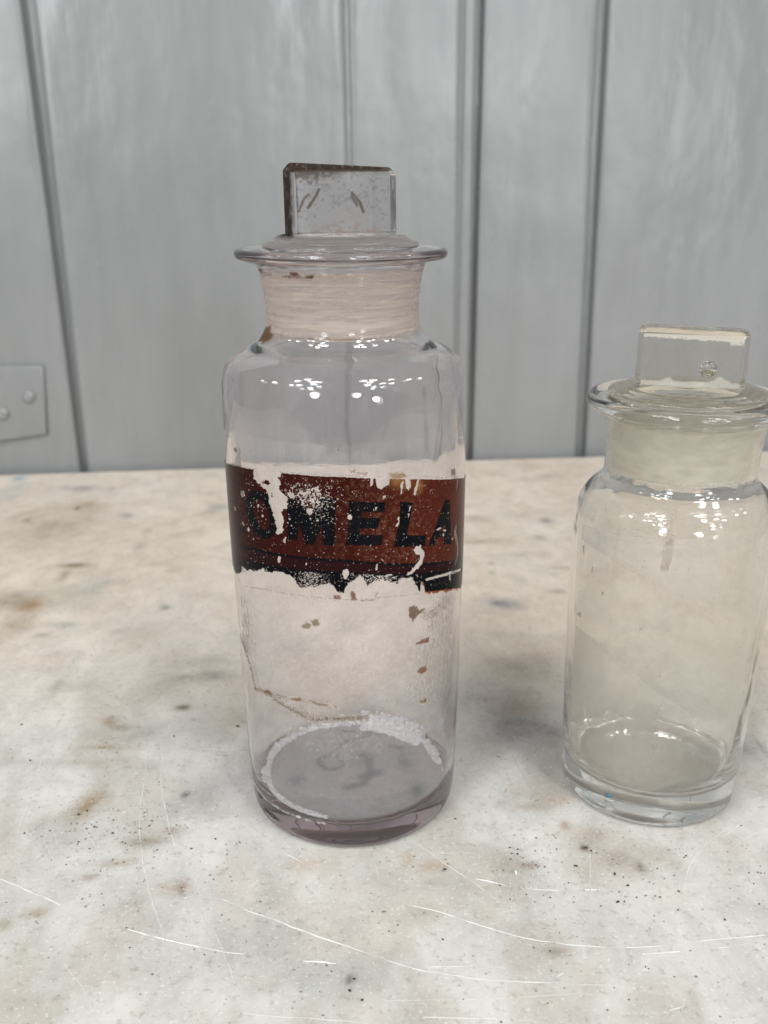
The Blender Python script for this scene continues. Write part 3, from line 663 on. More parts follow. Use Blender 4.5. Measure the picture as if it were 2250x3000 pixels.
# the S that runs round the right side
S_LINE = [(68.5, 133.5), (66.5, 136), (62.5, 136.3), (59.8, 133.5), (60.5, 130), (65, 127), (67.5, 123.5), (66.5, 120), (62.5, 118), (59.3, 119.5), (58.2, 122)]
TOP = L((55, 75), (220, 120), (440, 160), (800, 205), (1100, 235), (1650, 262))+Rr_((370, 266), (600, 270), (1000, 276), (1480, 270), (1575, 268))
LINE = L((170, 1130), (250, 1190), (480, 1250), (800, 1318), (1250, 1370), (1640, 1395))+Rr_((300, 1345), (560, 1365), (800, 1372), (1060, 1365), (1300, 1345), (1460, 1325))
BOTB = L((190, 1560), (262, 1560), (262, 1460), (350, 1520), (480, 1530), (560, 1500), (620, 1550), (800, 1535), (900, 1590), (980, 1620), (1010, 1700), (1060, 1770), (1300, 1755), (1440, 1690), (1510, 1740), (1560, 1820), (1640, 1840))+Rr_((30, 1730), (60, 1640), (120, 1600), (180, 1560), (240, 1510), (290, 1560), (340, 1640), (420, 1590), (520, 1560), (640, 1610), (720, 1600), (780, 1545), (900, 1530), (1020, 1600), (1060, 1640), (990, 1690), (1010, 1730), (1075, 1745), (1280, 1720), (1450, 1695), (1530, 1685))
def curve(pts):
    P = np.array(sorted(pts)); return lambda u: np.interp(u, P[:, 0], P[:, 1])
fT, fL, fB = curve(TOP), curve(LINE), curve(BOTB)
MISS = [
 L((440, 165), (470, 120), (800, 150), (805, 205), (770, 275), (800, 355), (765, 430), (880, 520), (900, 560), (890, 690), (800, 720), (830, 830), (842, 1000), (780, 1048), (715, 1010), (745, 960), (700, 780), (640, 620), (655, 560), (600, 430), (480, 335), (430, 265)),
 Rr_((440, 225), (620, 225), (612, 340), (540, 380), (510, 412), (450, 375), (440, 300)), Rr_((370, 225), (410, 225), (402, 350), (370, 362)), Rr_((760, 310), (795, 310), (770, 455), (750, 465)),
 Rr_((812, 262), (875, 262), (883, 380), (850, 422), (822, 385)), Rr_((965, 290), (995, 250), (962, 420), (942, 492), (912, 470), (935, 400)), Rr_((1470, 262), (1503, 262), (1478, 462), (1466, 380)),
 Rr_((1460, 860), (1488, 850), (1483, 950), (1500, 1040), (1512, 1200), (1500, 1300), (1465, 1392), (1455, 1370), (1482, 1250), (1478, 1150), (1450, 1020), (1440, 960)),
 Rr_((925, 1205), (940, 1140), (1015, 1120), (1040, 1190), (1060, 1245), (1030, 1350), (960, 1435), (880, 1500), (830, 1500), (950, 1385), (1008, 1300), (1010, 1240), (960, 1235)),
 Rr_((80, 765), (92, 735), (120, 728), (143, 755), (135, 790), (100, 800)), Rr_((525, 490), (560, 480), (565, 505), (535, 540)), Rr_((430, 640), (455, 632), (448, 665), (432, 680)), Rr_((870, 640), (895, 615), (880, 665), (858, 690)), Rr_((845, 720), (868, 712), (852, 780)), Rr_((722, 760), (742, 755), (735, 850), (700, 890), (690, 870), (722, 830)),
 Rr_((1200, 925), (1262, 895), (1280, 905), (1230, 935)), Rr_((1290, 935), (1330, 918), (1335, 945), (1302, 950)), Rr_((1290, 990), (1308, 965), (1310, 1005), (1295, 1015)), Rr_((1410, 1040), (1425, 1005), (1430, 1040), (1412, 1060)),
 Rr_((1075, 1560), (1180, 1520), (1380, 1465), (1550, 1405), (1550, 1445), (1380, 1500), (1200, 1545), (1085, 1585)), Rr_((1380, 1500), (1400, 1495), (1400, 1570), (1385, 1575)), Rr_((560, 1500), (640, 1490), (660, 1510), (590, 1520)),
 Rr_((15, 1440), (80, 1430), (105, 1470), (70, 1560), (40, 1560), (10, 1490)), Rr_((435, 1410), (460, 1350), (462, 1430), (440, 1450)), Rr_((500, 1300), (545, 1308), (540, 1330)),
 L((755, 1380), (765, 1335), (798, 1345), (790, 1420), (770, 1435)), L((830, 1110), (860, 1065), (872, 1075), (862, 1155), (838, 1150)), L((1128, 1425), (1150, 1415), (1155, 1455), (1135, 1465)),
 L((258, 510), (265, 440), (300, 450), (325, 520), (285, 535)), L((270, 870), (290, 862), (315, 925), (285, 915)), L((345, 960), (365, 935), (385, 985), (360, 1015)), L((480, 640), (505, 625), (505, 665), (488, 672)), L((540, 775), (560, 765), (570, 800), (545, 805)), L((170, 660), (190, 655), (195, 715), (175, 720)),
 L((1210, 560), (1255, 560), (1245, 610), (1220, 620)), L((1150, 690), (1230, 690), (1215, 775), (1180, 780), (1150, 730)), L((1085, 600), (1130, 610), (1110, 640), (1088, 635)), L((1275, 600), (1330, 590), (1300, 640)), L((910, 820), (935, 830), (915, 850)), L((1365, 790), (1395, 775), (1380, 805)),
 L((880, 460), (970, 480), (985, 560), (930, 545), (900, 510)), L((1040, 460), (1070, 455), (1130, 480), (1210, 460), (1200, 490), (1090, 500)), L((1240, 410), (1290, 400), (1320, 450), (1270, 450)), L((930, 400), (960, 410), (940, 420)), L((1465, 405), (1500, 395), (1480, 415)),
]
ISLE = [L((520, 310), (580, 330), (600, 300), (640, 290), (660, 370), (620, 360), (560, 350)), L((680, 460), (690, 500), (705, 545), (665, 520))]
def label_fn(U, Z):
    wn = (fbm(U*1.1+50, Z*1.1+50, 4, 101)-.5); wn2 = (fbm(U*1.1+10, Z*1.1+90, 4, 111)-.5)
    fine = fbm(U*3.2+50, Z*3.2+20, 3, 121)
    Uw, Zw = U+wn*1.6, Z+wn2*1.6
    top = fT(U)-Z; band = np.minimum(top+wn*.35, Z-fB(U)+wn*1.7+(fine-.5)*1.2)
    pres = band.copy()
    for k, P in enumerate(MISS):
        pres = np.minimum(pres, -sdf(Uw if k in (0, 7, 8) else U+wn*.7, Zw if k in (0, 7, 8) else Z+wn2*.7, P, 3.0)+(fine-.5)*.25)
    for P in ISLE: pres = np.maximum(pres, sdf(Uw, Zw, P, 3.0))
    # chips: dense left of centre, finer to the right
    a0, z0 = LZ((1150, 480)); d1 = np.exp(-((U-a0)/9)**2-((Z-z0)/5.0)**2)
    a1, z1 = LZ((420, 700)); d2 = np.exp(-((U-a1)/9)**2-((Z-z1)/12)**2)
    a2, z2 = RZ((500, 1650)); d3 = np.exp(-((U-a2)/16)**2)*sstep(3.2, 4.6, fL(U)-Z)
    a3, z3 = LZ((1350, 750)); d4 = np.exp(-((U-a3)/7)**2-((Z-z3)/7)**2)
    chip = fbm(U*2.0+70, Z*2.3+20, 3, 131); chip2 = fbm(U*4.5+70, Z*4.5+20, 2, 141)
    pres = np.minimum(pres, (.79-.18*d1-.06*d2-.07*d4-chip)*6)
    pres = np.minimum(pres, (1.04-.38*d1-.15*d2-.30*d4-.50*d3-chip2)*3.2)
    a4, z4 = LZ((1200, 1680)); d5 = np.exp(-((U-a4)/8)**2)*sstep(4.2, 5.2, fL(U)-Z)
    pres = np.minimum(pres, (.92-.38*d5-fbm(U*5.5+3, Z*5.5+2, 2, 151))*3)
    cov = np.clip(.5+pres*1.6, 0, 1)
    cov = np.where(np.abs(U) > 74, np.minimum(cov, np.clip(.5+(78-np.abs(U)+wn*5), 0, 1)), cov)
    # colours
    mott = fbm(U*.45+7, Z*.45+7, 4, 161)
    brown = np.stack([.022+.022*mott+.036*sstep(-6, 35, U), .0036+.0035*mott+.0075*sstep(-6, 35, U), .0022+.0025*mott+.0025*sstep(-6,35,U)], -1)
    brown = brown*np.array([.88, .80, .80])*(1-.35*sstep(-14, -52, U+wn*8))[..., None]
    C_ = brown
    dl = fL(U)-Z
    C_ = C_*(1-(sstep(.2, .5, dl))[..., None])+np.array([.016, .0035, .0045])*(sstep(.2, .5, dl))[..., None]   # darker strip under the line
    blk = np.array([.0022, .0026, .0040])
    k = sstep(-.62, -.5, dl)*(1-sstep(.35, .5, dl)); C_ = C_*(1-k[..., None])+blk*k[..., None]
    s2 = dl-(3.9-.02*U)+wn*.5; k = sstep(-.15, .15, s2); C_ = C_*(1-k[..., None])+blk*k[..., None]
    # last thin brown line at the lower right edge
    k = sstep(.75, .55, Z-fB(U))*sstep(28, 30, U); C_ = C_*(1-k[..., None])+np.array([.22, .06, .02])*k[..., None]
    ltr = np.full(U.shape, -3.0)
    for P in LETTERS: ltr = np.maximum(ltr, sdf(U+wn*.25, Z+wn2*.25, P))
    ltr = np.maximum(ltr, np.minimum(sdf(U+wn*.3, Z+wn2*.3, O_OUT), -sdf(U, Z, O_IN)))
    ltr = np.minimum(ltr, -sdf(U, Z, A_HOLE)); ltr = np.maximum(ltr, 1.7-ldist(U, Z, S_LINE))
    k = sstep(-.14, .14, ltr); C_ = C_*(1-k[..., None])+blk*k[..., None]
    # ochre scuffs near the top edge
    for (p, s_) in ((RZ((830, 300)), 2.2), (RZ((990, 360)), 1.6), (RZ((700, 290)), 2.0)):
        g_ = np.exp(-((U-p[0])/s_)**2-((Z-p[1])/2.2)**2)*.75; C_ = C_*(1-g_[..., None])+np.array([.24, .11, .035])*g_[..., None]
    crk = np.clip(.8*np.exp(-((U-14)/22)**2), 0, 1)*sstep(.6, 1.4, -dl+1)*(1-.85*k)
    return C_, cov, crk

R1 = lambda z: float(np.interp(z, P1[:n_out1-1, 1][5:], P1[:n_out1-1, 0][5:]))+.05
Z3 = lambda *pts: [(cyl(650+x/2.074, 1850+y/2.074, .043)[0]*44.1, cyl(650+x/2.074, 1850+y/2.074, .043)[1]) for x, y in pts]
Z2 = lambda *pts: [(cyl(600+x/1.952, 1300+y/1.952)[0]*44.1, cyl(600+x/1.952, 1300+y/1.952)[1]) for x, y in pts]
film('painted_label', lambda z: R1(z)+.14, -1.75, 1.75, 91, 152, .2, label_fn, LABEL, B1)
def residue_fn(U, Z):
    n = fbm(U*.9+5, Z*.9+5, 5, 201); f = fbm(U*2.6+5, Z*2.6+5, 4, 211); st_ = fbm(U*.5+9, Z*3.2+5, 3, 221); vs = fbm(U*3.2+9, Z*.45+5, 4, 231)
    wn = (n-.5)*2.2
    col = np.ones(U.shape+(3,))*np.array([.60, .55, .49]); cov = np.zeros(U.shape)
    def add(k, c):
        nonlocal col, cov
        k = np.clip(k, 0, .97); col = col*(1-k[..., None])+np.array(c)*(.58 if max(c) < .45 else .95)*k[..., None]; cov = 1-(1-cov)*(1-k)
    # ghost of a paper label: thin greasy film with a ragged lower border
    inside = sstep(-1, 1.5, Z-np.interp(U, [-47, -38, -30, -18, -5, 5, 20, 30, 38], [74, 58, 52, 45, 41, 41, 44, 52, 60])+wn*1.5)*sstep(107, 103, Z)*sstep(46, 40, np.abs(U))
    add(inside*(.05+.12*sstep(.45, .7, n)), (.72, .69, .65))
    low = Z3((115, 20), (150, 110), (185, 240), (205, 345), (270, 365), (350, 430), (450, 490), (560, 535), (640, 530), (760, 528), (880, 520))
    d = ldist(U+wn*.6, Z+wn*.5, low)
    add(sstep(2.8, .2, d)*sstep(.38, .52, f)*.9, (.22, .155, .08))
    add(sstep(.7, .1, d)*sstep(.36, .48, f+.02)*.97, (.13, .08, .035))
    d = ldist(U+wn, Z+wn*.5, Z3((280, 370), (380, 400), (470, 412), (560, 430), (700, 460)))
    add(sstep(1.6, .2, d)*sstep(.36, .5, st_)*.9, (.24, .14, .045))
    for pts in (Z3((340, 440), (480, 440), (560, 500), (640, 520), (520, 520), (420, 480)),):
        add(sstep(-1.5, 1.5, sdf(U+wn, Z+wn, pts))*sstep(.36, .5, f)*.75, (.33, .26, .17))
    # smears down the right side and at the left edge
    dr = sdf(U+wn, Z+wn, Z3((1190, 40), (1350, -280), (1400, -200), (1380, 200), (1330, 420), (1180, 440), (1120, 330), (1210, 240), (1120, 120)))
    add(sstep(-2.5, 1.5, dr)*sstep(.46, .60, vs*.6+f*.4)*.7, (.22, .17, .12))
    dl = sdf(U+wn, Z+wn, Z2((195, 860), (235, 900), (270, 1100), (290, 1200), (215, 1200), (200, 1000)))
    add(sstep(-2, 1, dl)*sstep(.47, .6, vs*.7+f*.3)*.8, (.2, .17, .13))
    # orange scabs
    for pts, c in ((Z3((1188, 240), (1205, 220), (1238, 215), (1235, 238), (1210, 252)), (.25, .085, .02)), (Z3((1175, 72), (1205, 55), (1250, 37), (1245, 55), (1200, 70)), (.22, .075, .02)), (Z3((1205, 425), (1240, 415), (1235, 430)), (.25, .14, .04)),
                   (Z2((1175, 940), (1200, 930), (1225, 955), (1215, 985), (1195, 1012), (1178, 985)), (.17, .07, .02)), (Z2((1215, 960), (1255, 950), (1225, 975)), (.2, .12, .05)),
                   (Z2((740, 875), (765, 870), (770, 885), (750, 890)), (.25, .07, .02)), (Z2((838, 850), (858, 860), (858, 892), (845, 890)), (.22, .06, .02)), (Z2((555, 1045), (580, 1030), (605, 1040), (590, 1055), (565, 1058)), (.30, .24, .12)), (Z2((608, 1018), (640, 1012), (650, 1035), (625, 1045)), (.25, .19, .08)),
                   (Z3((255, 362), (290, 358), (300, 378), (270, 375)), (.25, .13, .04)), (Z3((425, 412), (480, 405), (470, 418)), (.3, .17, .05))):
        add(sstep(-.35, .1, sdf(U+wn*.2, Z+wn*.2, pts)+.3+(f-.5)*1.2)*.97, c)
    d = sdf(U+wn*.4, Z+wn*.4, Z2((1240, 960), (1310, 940), (1370, 900), (1380, 940), (1300, 1010), (1240, 1010)))
    add(sstep(-1, 1, d)*sstep(.40, .52, f)*.8, (.30, .22, .13))
    # hair-thin rule left from the lost lower edge of the label
    thin = Z2((220, 812), (340, 832), (460, 858), (560, 872), (700, 885), (850, 894), (950, 898), (1000, 880), (1080, 872), (1230, 857))
    add(sstep(.30, .1, ldist(U, Z+wn*.25, thin))*sstep(.42, .5, vs)*.8, (.16, .06, .03))
    add(sstep(.7, .2, ldist(U+wn*.3, Z+wn*.5, Z2((860, 890), (900, 897), (975, 890), (985, 860))))*sstep(.42, .55, f)*.8, (.2, .06, .03))
    # remnants above the label
    up = Z2((430, 160), (620, 172), (800, 178), (1000, 185), (1060, 190), (1130, 180), (1250, 185), (1490, 180))
    add(sstep(.5, .1, ldist(U, Z+wn*.3, up))*sstep(.46, .56, st_)*.6, (.33, .2, .1))
    for pts, c in ((Z2((1050, 170), (1130, 165), (1160, 185), (1110, 200), (1065, 198)), (.36, .21, .08)), (Z2((830, 155), (862, 148), (860, 162), (835, 165)), (.22, .07, .02)), (Z2((1405, 150), (1425, 140), (1435, 175), (1408, 182)), (.18, .12, .08)), (Z2((870, 165), (930, 168), (925, 176), (875, 172)), (.3, .15, .06)),
                   (Z2((165, 30), (180, 22), (190, 50), (175, 45)), (.08, .03, .01)), (Z2((752, 32), (778, 28), (770, 40), (757, 42)), (.14, .05, .02))):
        add(sstep(-.3, .15, sdf(U+wn*.25, Z+wn*.2, pts)+(f-.5)*1.3)*.9, c)
    # tiny specks everywhere
    sp = fbm(U*2.2+31, Z*2.2+77, 2, 241); add(sstep(.875, .90, sp)*.8, (.12, .08, .05))
    # overall dust, a little streaky
    add(.05+.07*sstep(.45, .75, vs), (.80, .77, .77))
    return col, cov, cov*0
film('dirt_residue', R1, -1.25, 1.25, 24, 160, .28, residue_fn, FILM, B1, thr=.012)

# white crust ring and grey powder film on the inside floor
def disc_film(name, r, z, fn, m, parent, step=.35, loc=(0, 0)):
    n = int(2*r/step); g = np.linspace(-r, r, n); X_, Y_ = np.meshgrid(g, g); col, cov = fn(X_, Y_)
    V = np.stack([X_/1000+loc[0], Y_/1000+loc[1], z(np.hypot(X_, Y_))/1000.], -1).reshape(-1, 3)
    i = np.arange(n-1)[:, None]*n+np.arange(n-1)[None, :]; Q = np.stack([i, i+1, i+1+n, i+n], -1).reshape(-1, 4)
    Q = Q[cov.ravel()[Q].max(1) > .02]; used, inv = np.unique(Q, return_inverse=True)
    me = quick_mesh(name, V[used], inv.reshape(-1, 4))
    c4 = np.ones((len(used), 4), np.float32); c4[:, :3] = col.reshape(-1, 3)[used]
    me.attributes.new('Col', 'FLOAT_COLOR', 'POINT').data.foreach_set('color', c4.ravel())
    me.attributes.new('Cover', 'FLOAT', 'POINT').data.foreach_set('value', cov.ravel()[used].astype(np.float32))
    return link(name, me, m, parent)
def fl(x, y, z=.0094):
    g = ground(650+x/2.074, 1850+y/2.074, z); return (g[0]*1000, g[1]*1000)
def floor_fn(X_, Y_):
    rr2 = np.hypot(X_, Y_); n = fbm(X_*.35+9, Y_*.35+9, 5, 301); f = fbm(X_*1.6+9, Y_*1.6+9, 4, 311)
    col = np.ones(X_.shape+(3,))*np.array([.66, .645, .65])+((n-.5)*.10+(f-.5)*.12)[..., None]
    cov = sstep(37.5, 36, rr2)*(.86+.14*n)
    wx_ = (n-.5)*2.5
    def add(k, c):
        nonlocal col; col = col*(1-k[..., None])+np.array(c)*k[..., None]
    for cx_, cy_, a_, b_, w_ in ((665, 785, 80, 50, 18), (455, 895, 60, 40, 40), (880, 745, 60, 42, 45), (1110, 780, 34, 50, 41)):   # purple rings
        p = fl(cx_, cy_); q1 = fl(cx_+a_, cy_); q2 = fl(cx_, cy_-b_); rx_ = abs(q1[0]-p[0]); ry_ = abs(q2[1]-p[1])
        d = np.hypot((X_+wx_-p[0])/rx_, (Y_+wx_-p[1])/ry_)
        k = np.exp(-((d-.85)/(w_/a_*.9))**2) if w_ < 40 else np.exp(-(d/1.0)**2)
        add(k*.62, (.20, .175, .26))
    for pts, w_ in (([(760, 940), (850, 915), (900, 870), (900, 790), (860, 740)], 2.4), ([(740, 595), (815, 595)], 1.2), ([(890, 605), (1000, 612)], 1.6), ([(1035, 685), (1090, 700)], 1.6), ([(640, 740), (760, 650), (900, 620)], 1.0), ([(400, 670), (430, 640), (470, 620)], 1.4), ([(850, 870), (960, 850)], 2.5)):
        d = ldist(X_+wx_, Y_+wx_, [fl(*p) for p in pts]); add(sstep(w_*1.5, 0, d)*.75, (.22, .20, .25))
    p = fl(1185, 960); add(np.exp(-((X_-p[0])/3.2)**2-((Y_-p[1])/6)**2)*.8, (.16, .27, .21))
    sp = fbm(X_*2+31, Y_*2+77, 2, 321); add(sstep(.84, .88, sp)*.7, (.14, .09, .08))
    return col, cov
FLOOR = catmull(IN1, 4)[::-1][:26]
floor_z = lambda r: np.interp(r, FLOOR[:, 0], FLOOR[:, 1])
disc_film('powder_film', 38, lambda r: floor_z(r)+.25, floor_fn, film_mat('powder_film', .9, False, transl=.35, spec=.1), B1)
# crust: lumps of white powder round the edge of the floor
cv_, cf_ = [], []
rq = random.Random(8)
def lump(x, y, z, r, fl_=.6):
    q = np.random.RandomState(int(abs(x*1e5)+abs(y*1e5)) % 99999); P = IV*(1+q.uniform(-.25, .25, (len(IV), 1)))*np.array([r, r, r*fl_])+np.array([x, y, z])
    b = len(cv_); cv_.extend(P); cf_.extend([[b+i for i in f] for f in IF])
for k in range(7000):
    an = rq.uniform(0, 2*math.pi)          # 0 = towards camera, grows to the right
    deg = math.degrees(an)
    wgt = .0
    if 235 < deg < 345: wgt = 1.5             # left and front left
    if 125 < deg < 175: wgt = 2.6            # thick heap at the back right
    if 175 <= deg <= 235: wgt = .35
    if 95 < deg <= 125: wgt = .5
    if rq.random() > wgt/2.6: continue
    spread = {True: 3.4, False: 1.0}[wgt > 2]
    rad = 35.2+abs(rq.gauss(0, 1))*spread*.9 if wgt < 2 else 31.5+rq.random()*6.2
    hgt = float(floor_z(min(rad, 37.4)))+.5+(rq.random()*max(0, rad-32)*.85 if wgt > 2 else rq.random()*.8)
    rad = min(rad, 37.6); lump(rad*math.sin(an)/1000, -rad*math.cos(an)/1000, hgt/1000, rq.uniform(.0006, .0015))
me = bpy.data.meshes.new('powder_crust'); me.from_pydata([tuple(v) for v in cv_], [], cf_)
o = link('powder_crust', me, plain('white_powder', (.93, .92, .94), .95, 700, .08), B1); o['kind'] = 'stuff'

# rusty flecks on the neck and shoulder
def neck_fn(U, Z):
    f = fbm(U*1.8+5, Z*1.8+5, 4, 401); st_ = fbm(U*.25+5, Z*2.4+5, 4, 411)
    col = np.ones(U.shape+(3,))*np.array([.35, .22, .12]); cov = np.zeros(U.shape)
    def add(k, c):
        nonlocal col, cov
        k = np.clip(k, 0, .97); col = col*(1-k[..., None])+np.array(c)*(.6 if max(c) < .25 else 1)*k[..., None]; cov = 1-(1-cov)*(1-k)
    def z1(*pts): return [(cyl(600+x/1.952, 430+y/1.952, .0275)[0]*44.1, cyl(600+x/1.952, 430+y/1.952, .0275)[1]) for x, y in pts]
    zf = sstep(189.5, 192.5, Z+(f-.5)*2)*sstep(213, 211.5, Z)
    add(zf*(.36+.10*sstep(.35, .7, fbm(U*.05+3, Z*1.3+5, 4, 425))), (.92, .88, .84))
    add(zf*sstep(.45, .7, fbm(U*.035+1, Z*.55+5, 3, 421))*.30, (.62, .50, .41)); add(zf*sstep(.55, .72, fbm(U*.03+1, Z*3.5+5, 3, 427))*.14, (.55, .45, .38))
    add(sstep(.83, .87, fbm(U*2.4+1, Z*2.4+5, 2, 431))*.5, (.3, .2, .14))
    for pts, c in ((z1((505, 720), (540, 708), (545, 735), (515, 745)), (.18, .05, .02)), (z1((590, 738), (630, 732), (625, 750), (595, 750)), (.09, .05, .03)), (z1((410, 686), (445, 684), (440, 698), (415, 698)), (.2, .08, .04)), (z1((310, 700), (350, 700), (345, 712), (315, 712)), (.22, .12, .08)),
                   (z1((455, 738), (500, 735), (580, 742), (640, 748), (560, 748), (470, 745)), (.16, .08, .05)), (z1((640, 740), (900, 735), (900, 742), (650, 750)), (.4, .3, .22)),
                   (z1((345, 1030), (375, 1025), (372, 1060), (398, 1075), (385, 1110), (350, 1112), (325, 1085), (340, 1060)), (.17, .085, .04)), (z1((815, 840), (850, 838), (840, 848)), (.4, .33, .28))):
        add(sstep(-.5, .2, sdf(U, Z, pts)+(f-.5)*2.4)*.9, c)
    return col, cov, cov*0
def RN1(z):
    pz = P1[12:n_out1-20]; return float(np.interp(z, pz[:, 1], pz[:, 0]))+.10
film('rust_flecks', RN1, -1.62, 1.62, 187.5, 212.5, .25, neck_fn, FILM, B1, thr=.012)

# grime caught on the stopper head: brown dirt under the top chamfer and in the left corner
def head_grime(parent, w, t, z0, z1, ang, fn, name, m, cx=0.):
    n1_, n2_ = 150, 110; xs_ = np.linspace(-w, w, n1_); zs_ = np.linspace(z0, z1, n2_); X_, Z_ = np.meshgrid(xs_, zs_)
    col, cov = fn((X_+w)/(2*w), (Z_-z0)/(z1-z0)); c, s_ = math.cos(ang), math.sin(ang); yy = -t-.00008
    V = np.stack([X_*c-yy*s_+cx, X_*s_+yy*c, Z_], -1).reshape(-1, 3)
    i = np.arange(n2_-1)[:, None]*n1_+np.arange(n1_-1)[None, :]; Q = np.stack([i, i+1, i+1+n1_, i+n1_], -1).reshape(-1, 4)
    Q = Q[cov.ravel()[Q].max(1) > .02]; used, inv = np.unique(Q, return_inverse=True)
    me = quick_mesh(name, V[used], inv.reshape(-1, 4)); c4 = np.ones((len(used), 4), np.float32); c4[:, :3] = col.reshape(-1, 3)[used]
    me.attributes.new('Col', 'FLOAT_COLOR', 'POINT').data.foreach_set('color', c4.ravel())
    me.attributes.new('Cover', 'FLOAT', 'POINT').data.foreach_set('value', cov.ravel()[used].astype(np.float32))
    return link(name, me, m, parent)
def g1(u, v):
    f = fbm(u*30+3, v*22+3, 4, 501); f2 = fbm(u*9+3, v*9+3, 3, 511); vs = fbm(u*60, v*6, 3, 521)
    col = np.ones(u.shape+(3,))*np.array([.07, .052, .035]); k = np.zeros(u.shape)
    k = np.maximum(k, sstep(.72, .97, v+(f-.5)*.35-.12*sstep(.2,.6,u))*sstep(.80, .35, u)*.8)
    k = np.maximum(k, sstep(.955, .985, v)*.9)
    k = np.maximum(k, sstep(.02, -.0, ldist(u*1.5, v, [(.20, .42), (.33, .60), (.38, .70)], .5)-.012+(f-.5)*.02)*.8)
    k = np.maximum(k, sstep(.02, -.0, ldist(u*1.5, v, [(.90, .64), (1.02, .50), (1.08, .34)], .5)-.012+(f-.5)*.02)*.8)
    k = np.maximum(k, sstep(.02, -.0, ldist(u*1.5, v, [(.05, .36), (.14, .56), (.22, .62)], .5)-.010+(f-.5)*.03)*.7)
    k = np.maximum(k, sstep(.03, -.0, ldist(u*1.5, v, [(.90, .58), (.98, .46)], .5)-.02+(f-.5)*.04)*.7)
    tri = sstep(.42, .1, v+.55*np.abs(u-.5))*sstep(.42, .62, f); k2 = tri*.6
    col = np.where((k2 > k)[..., None], np.array([.24, .17, .14]), col)
    k = np.maximum(k, k2); k = np.maximum(k, sstep(.5, .75, f)*.3); k = np.maximum(k, .03+.0*u)
    return col, np.clip(k, 0, .95)
head_grime(B1, .0158, .0078, .2236, .2438, math.radians(9), g1, 'grime', FILM)

# ------------------------------------------------------------------ short bottle
A2 = (.1235, .005)
B2 = empty('apothecary_bottle', (A2[0], A2[1], 0))
tag(B2, 'shorter clear glass pharmacy jar without a label, cut off by the right edge', 'bottle', 'glass pharmacy jars with stoppers')
SH2 = .018
OUT2 = [(0, 1.5), (18, 1.2), (28, .6), (32, 0), (34.2, .9), (35.2, 3.2), (35.5, 8), (36, 20), (36.8, 40), (37.3, 60), (37.8, 85), (38.1, 104), (38.0, 112), (37.5, 118.5), (36.4, 123.5), (34.0, 127.8), (31, 130.8), (28.7, 133.4), (27.9, 136.5), (28.0, 142), (28.3, 150), (29.2, 155.5), (31, 158), (34.2, 159.6), (36.0, 160.9), (36.6, 162.4), (36.1, 163.9), (34.4, 164.7), (31, 164.6), (28, 164.2)]
IN2 = [(28, 164.2), (26.5, 163.6), (25.9, 162), (25.7, 156), (25.5, 145), (25.4, 137), (26.2, 133.6), (29.2, 130.4), (32.4, 127), (34.9, 121.8), (35.9, 114), (36.0, 104), (35.7, 80), (35.2, 60), (34.7, 40), (33.9, 24), (32.2, 16), (29.0, 12.4), (22, 11.0), (10, 10.5), (0, 10.4)]
c2 = catmull(OUT2[3:], 4); n_out2 = 3+len(c2)
P2 = np.concatenate([np.array(OUT2[:3], float), c2, catmull(IN2, 4)[1:]])
def wob2(Rr, Zz, T, K):
    inner = K >= n_out2-2; zmm = Zz*1000
    body = sstep(10, 26, zmm)*(1-sstep(112, 128, zmm))
    w = (fbm(np.sin(T)*1.6+5, zmm/60.+np.cos(T)*1.6, 2, 23)-.5)*.0008+(fbm(np.sin(T)*5+9, zmm/200.+np.cos(T)*5, 2, 26)-.5)*.00025
    sh = sstep(110, 118, zmm)*(1-sstep(130, 137, zmm)); w2 = (fbm(np.sin(T)*2.5+5, zmm/3.+np.cos(T)*2.5, 3, 33)-.5)*.0005
    return Rr+np.where(inner, w*body+w2*sh*1.5, w2*sh*.5), Zz
def shear(me):
    n = len(me.vertices); co = np.empty(n*3, np.float32); me.vertices.foreach_get('co', co); co = co.reshape(-1, 3); co[:, 0] += SH2*co[:, 2]; me.vertices.foreach_set('co', co.ravel()); me.update()
me = lathe('glass_body', P2, 176, wob2); shear(me)
link('glass_body', me, GLASS_CLEAR, B2)
SP2 = [(0, 135.0), (15, 135.1), (22, 135.5), (24.6, 136.6), (25.0, 138.5), (25.15, 150), (25.35, 160), (25.6, 163), (26.6, 164.55), (28.2, 164.9), (28.9, 165.6), (28.2, 166.3), (26.2, 166.6), (24.8, 167.2), (23.2, 167.3), (21.8, 168.0), (19.8, 168.1), (16, 168.5), (10, 168.6), (0, 168.6)]
a = link('tmpa', lathe('tmpa', np.concatenate([np.array(SP2[:3], float), catmull(SP2[3:-2], 3), np.array(SP2[-2:], float)]), 128))
HA2 = math.radians(-17)
bm = slab_head(.0192, .0062, .1660, .1895, .1885, .0018, .0016)
bmesh.ops.rotate(bm, verts=bm.verts, matrix=Matrix.Rotation(HA2, 3, 'Z'), cent=(0, 0, 0))
me = bpy.data.meshes.new('tmpb'); bm.to_mesh(me); bm.free(); b = link('tmpb', me, smooth=False)
FROST2 = frosted('ground_glass_ivory', (.70, .65, .54), (.80, .76, .66), .1375, .1636, (.958, .932, .865))
st2 = boolean_union(a, b, 'stopper', FROST2, B2); shear(st2.data); sharpen(st2, .1692)
# air bubble sealed in the grip
bm = bmesh.new(); bmesh.ops.create_uvsphere(bm, u_segments=32, v_segments=20, radius=.0032)
bmesh.ops.reverse_faces(bm, faces=bm.faces)
me = bpy.data.meshes.new('air_bubble'); bm.to_mesh(me); bm.free()
bb = link('air_bubble', me, GLASS_BUBBLE, st2); bb.location = (SH2*.1745+.0060, -.0012, .1745)
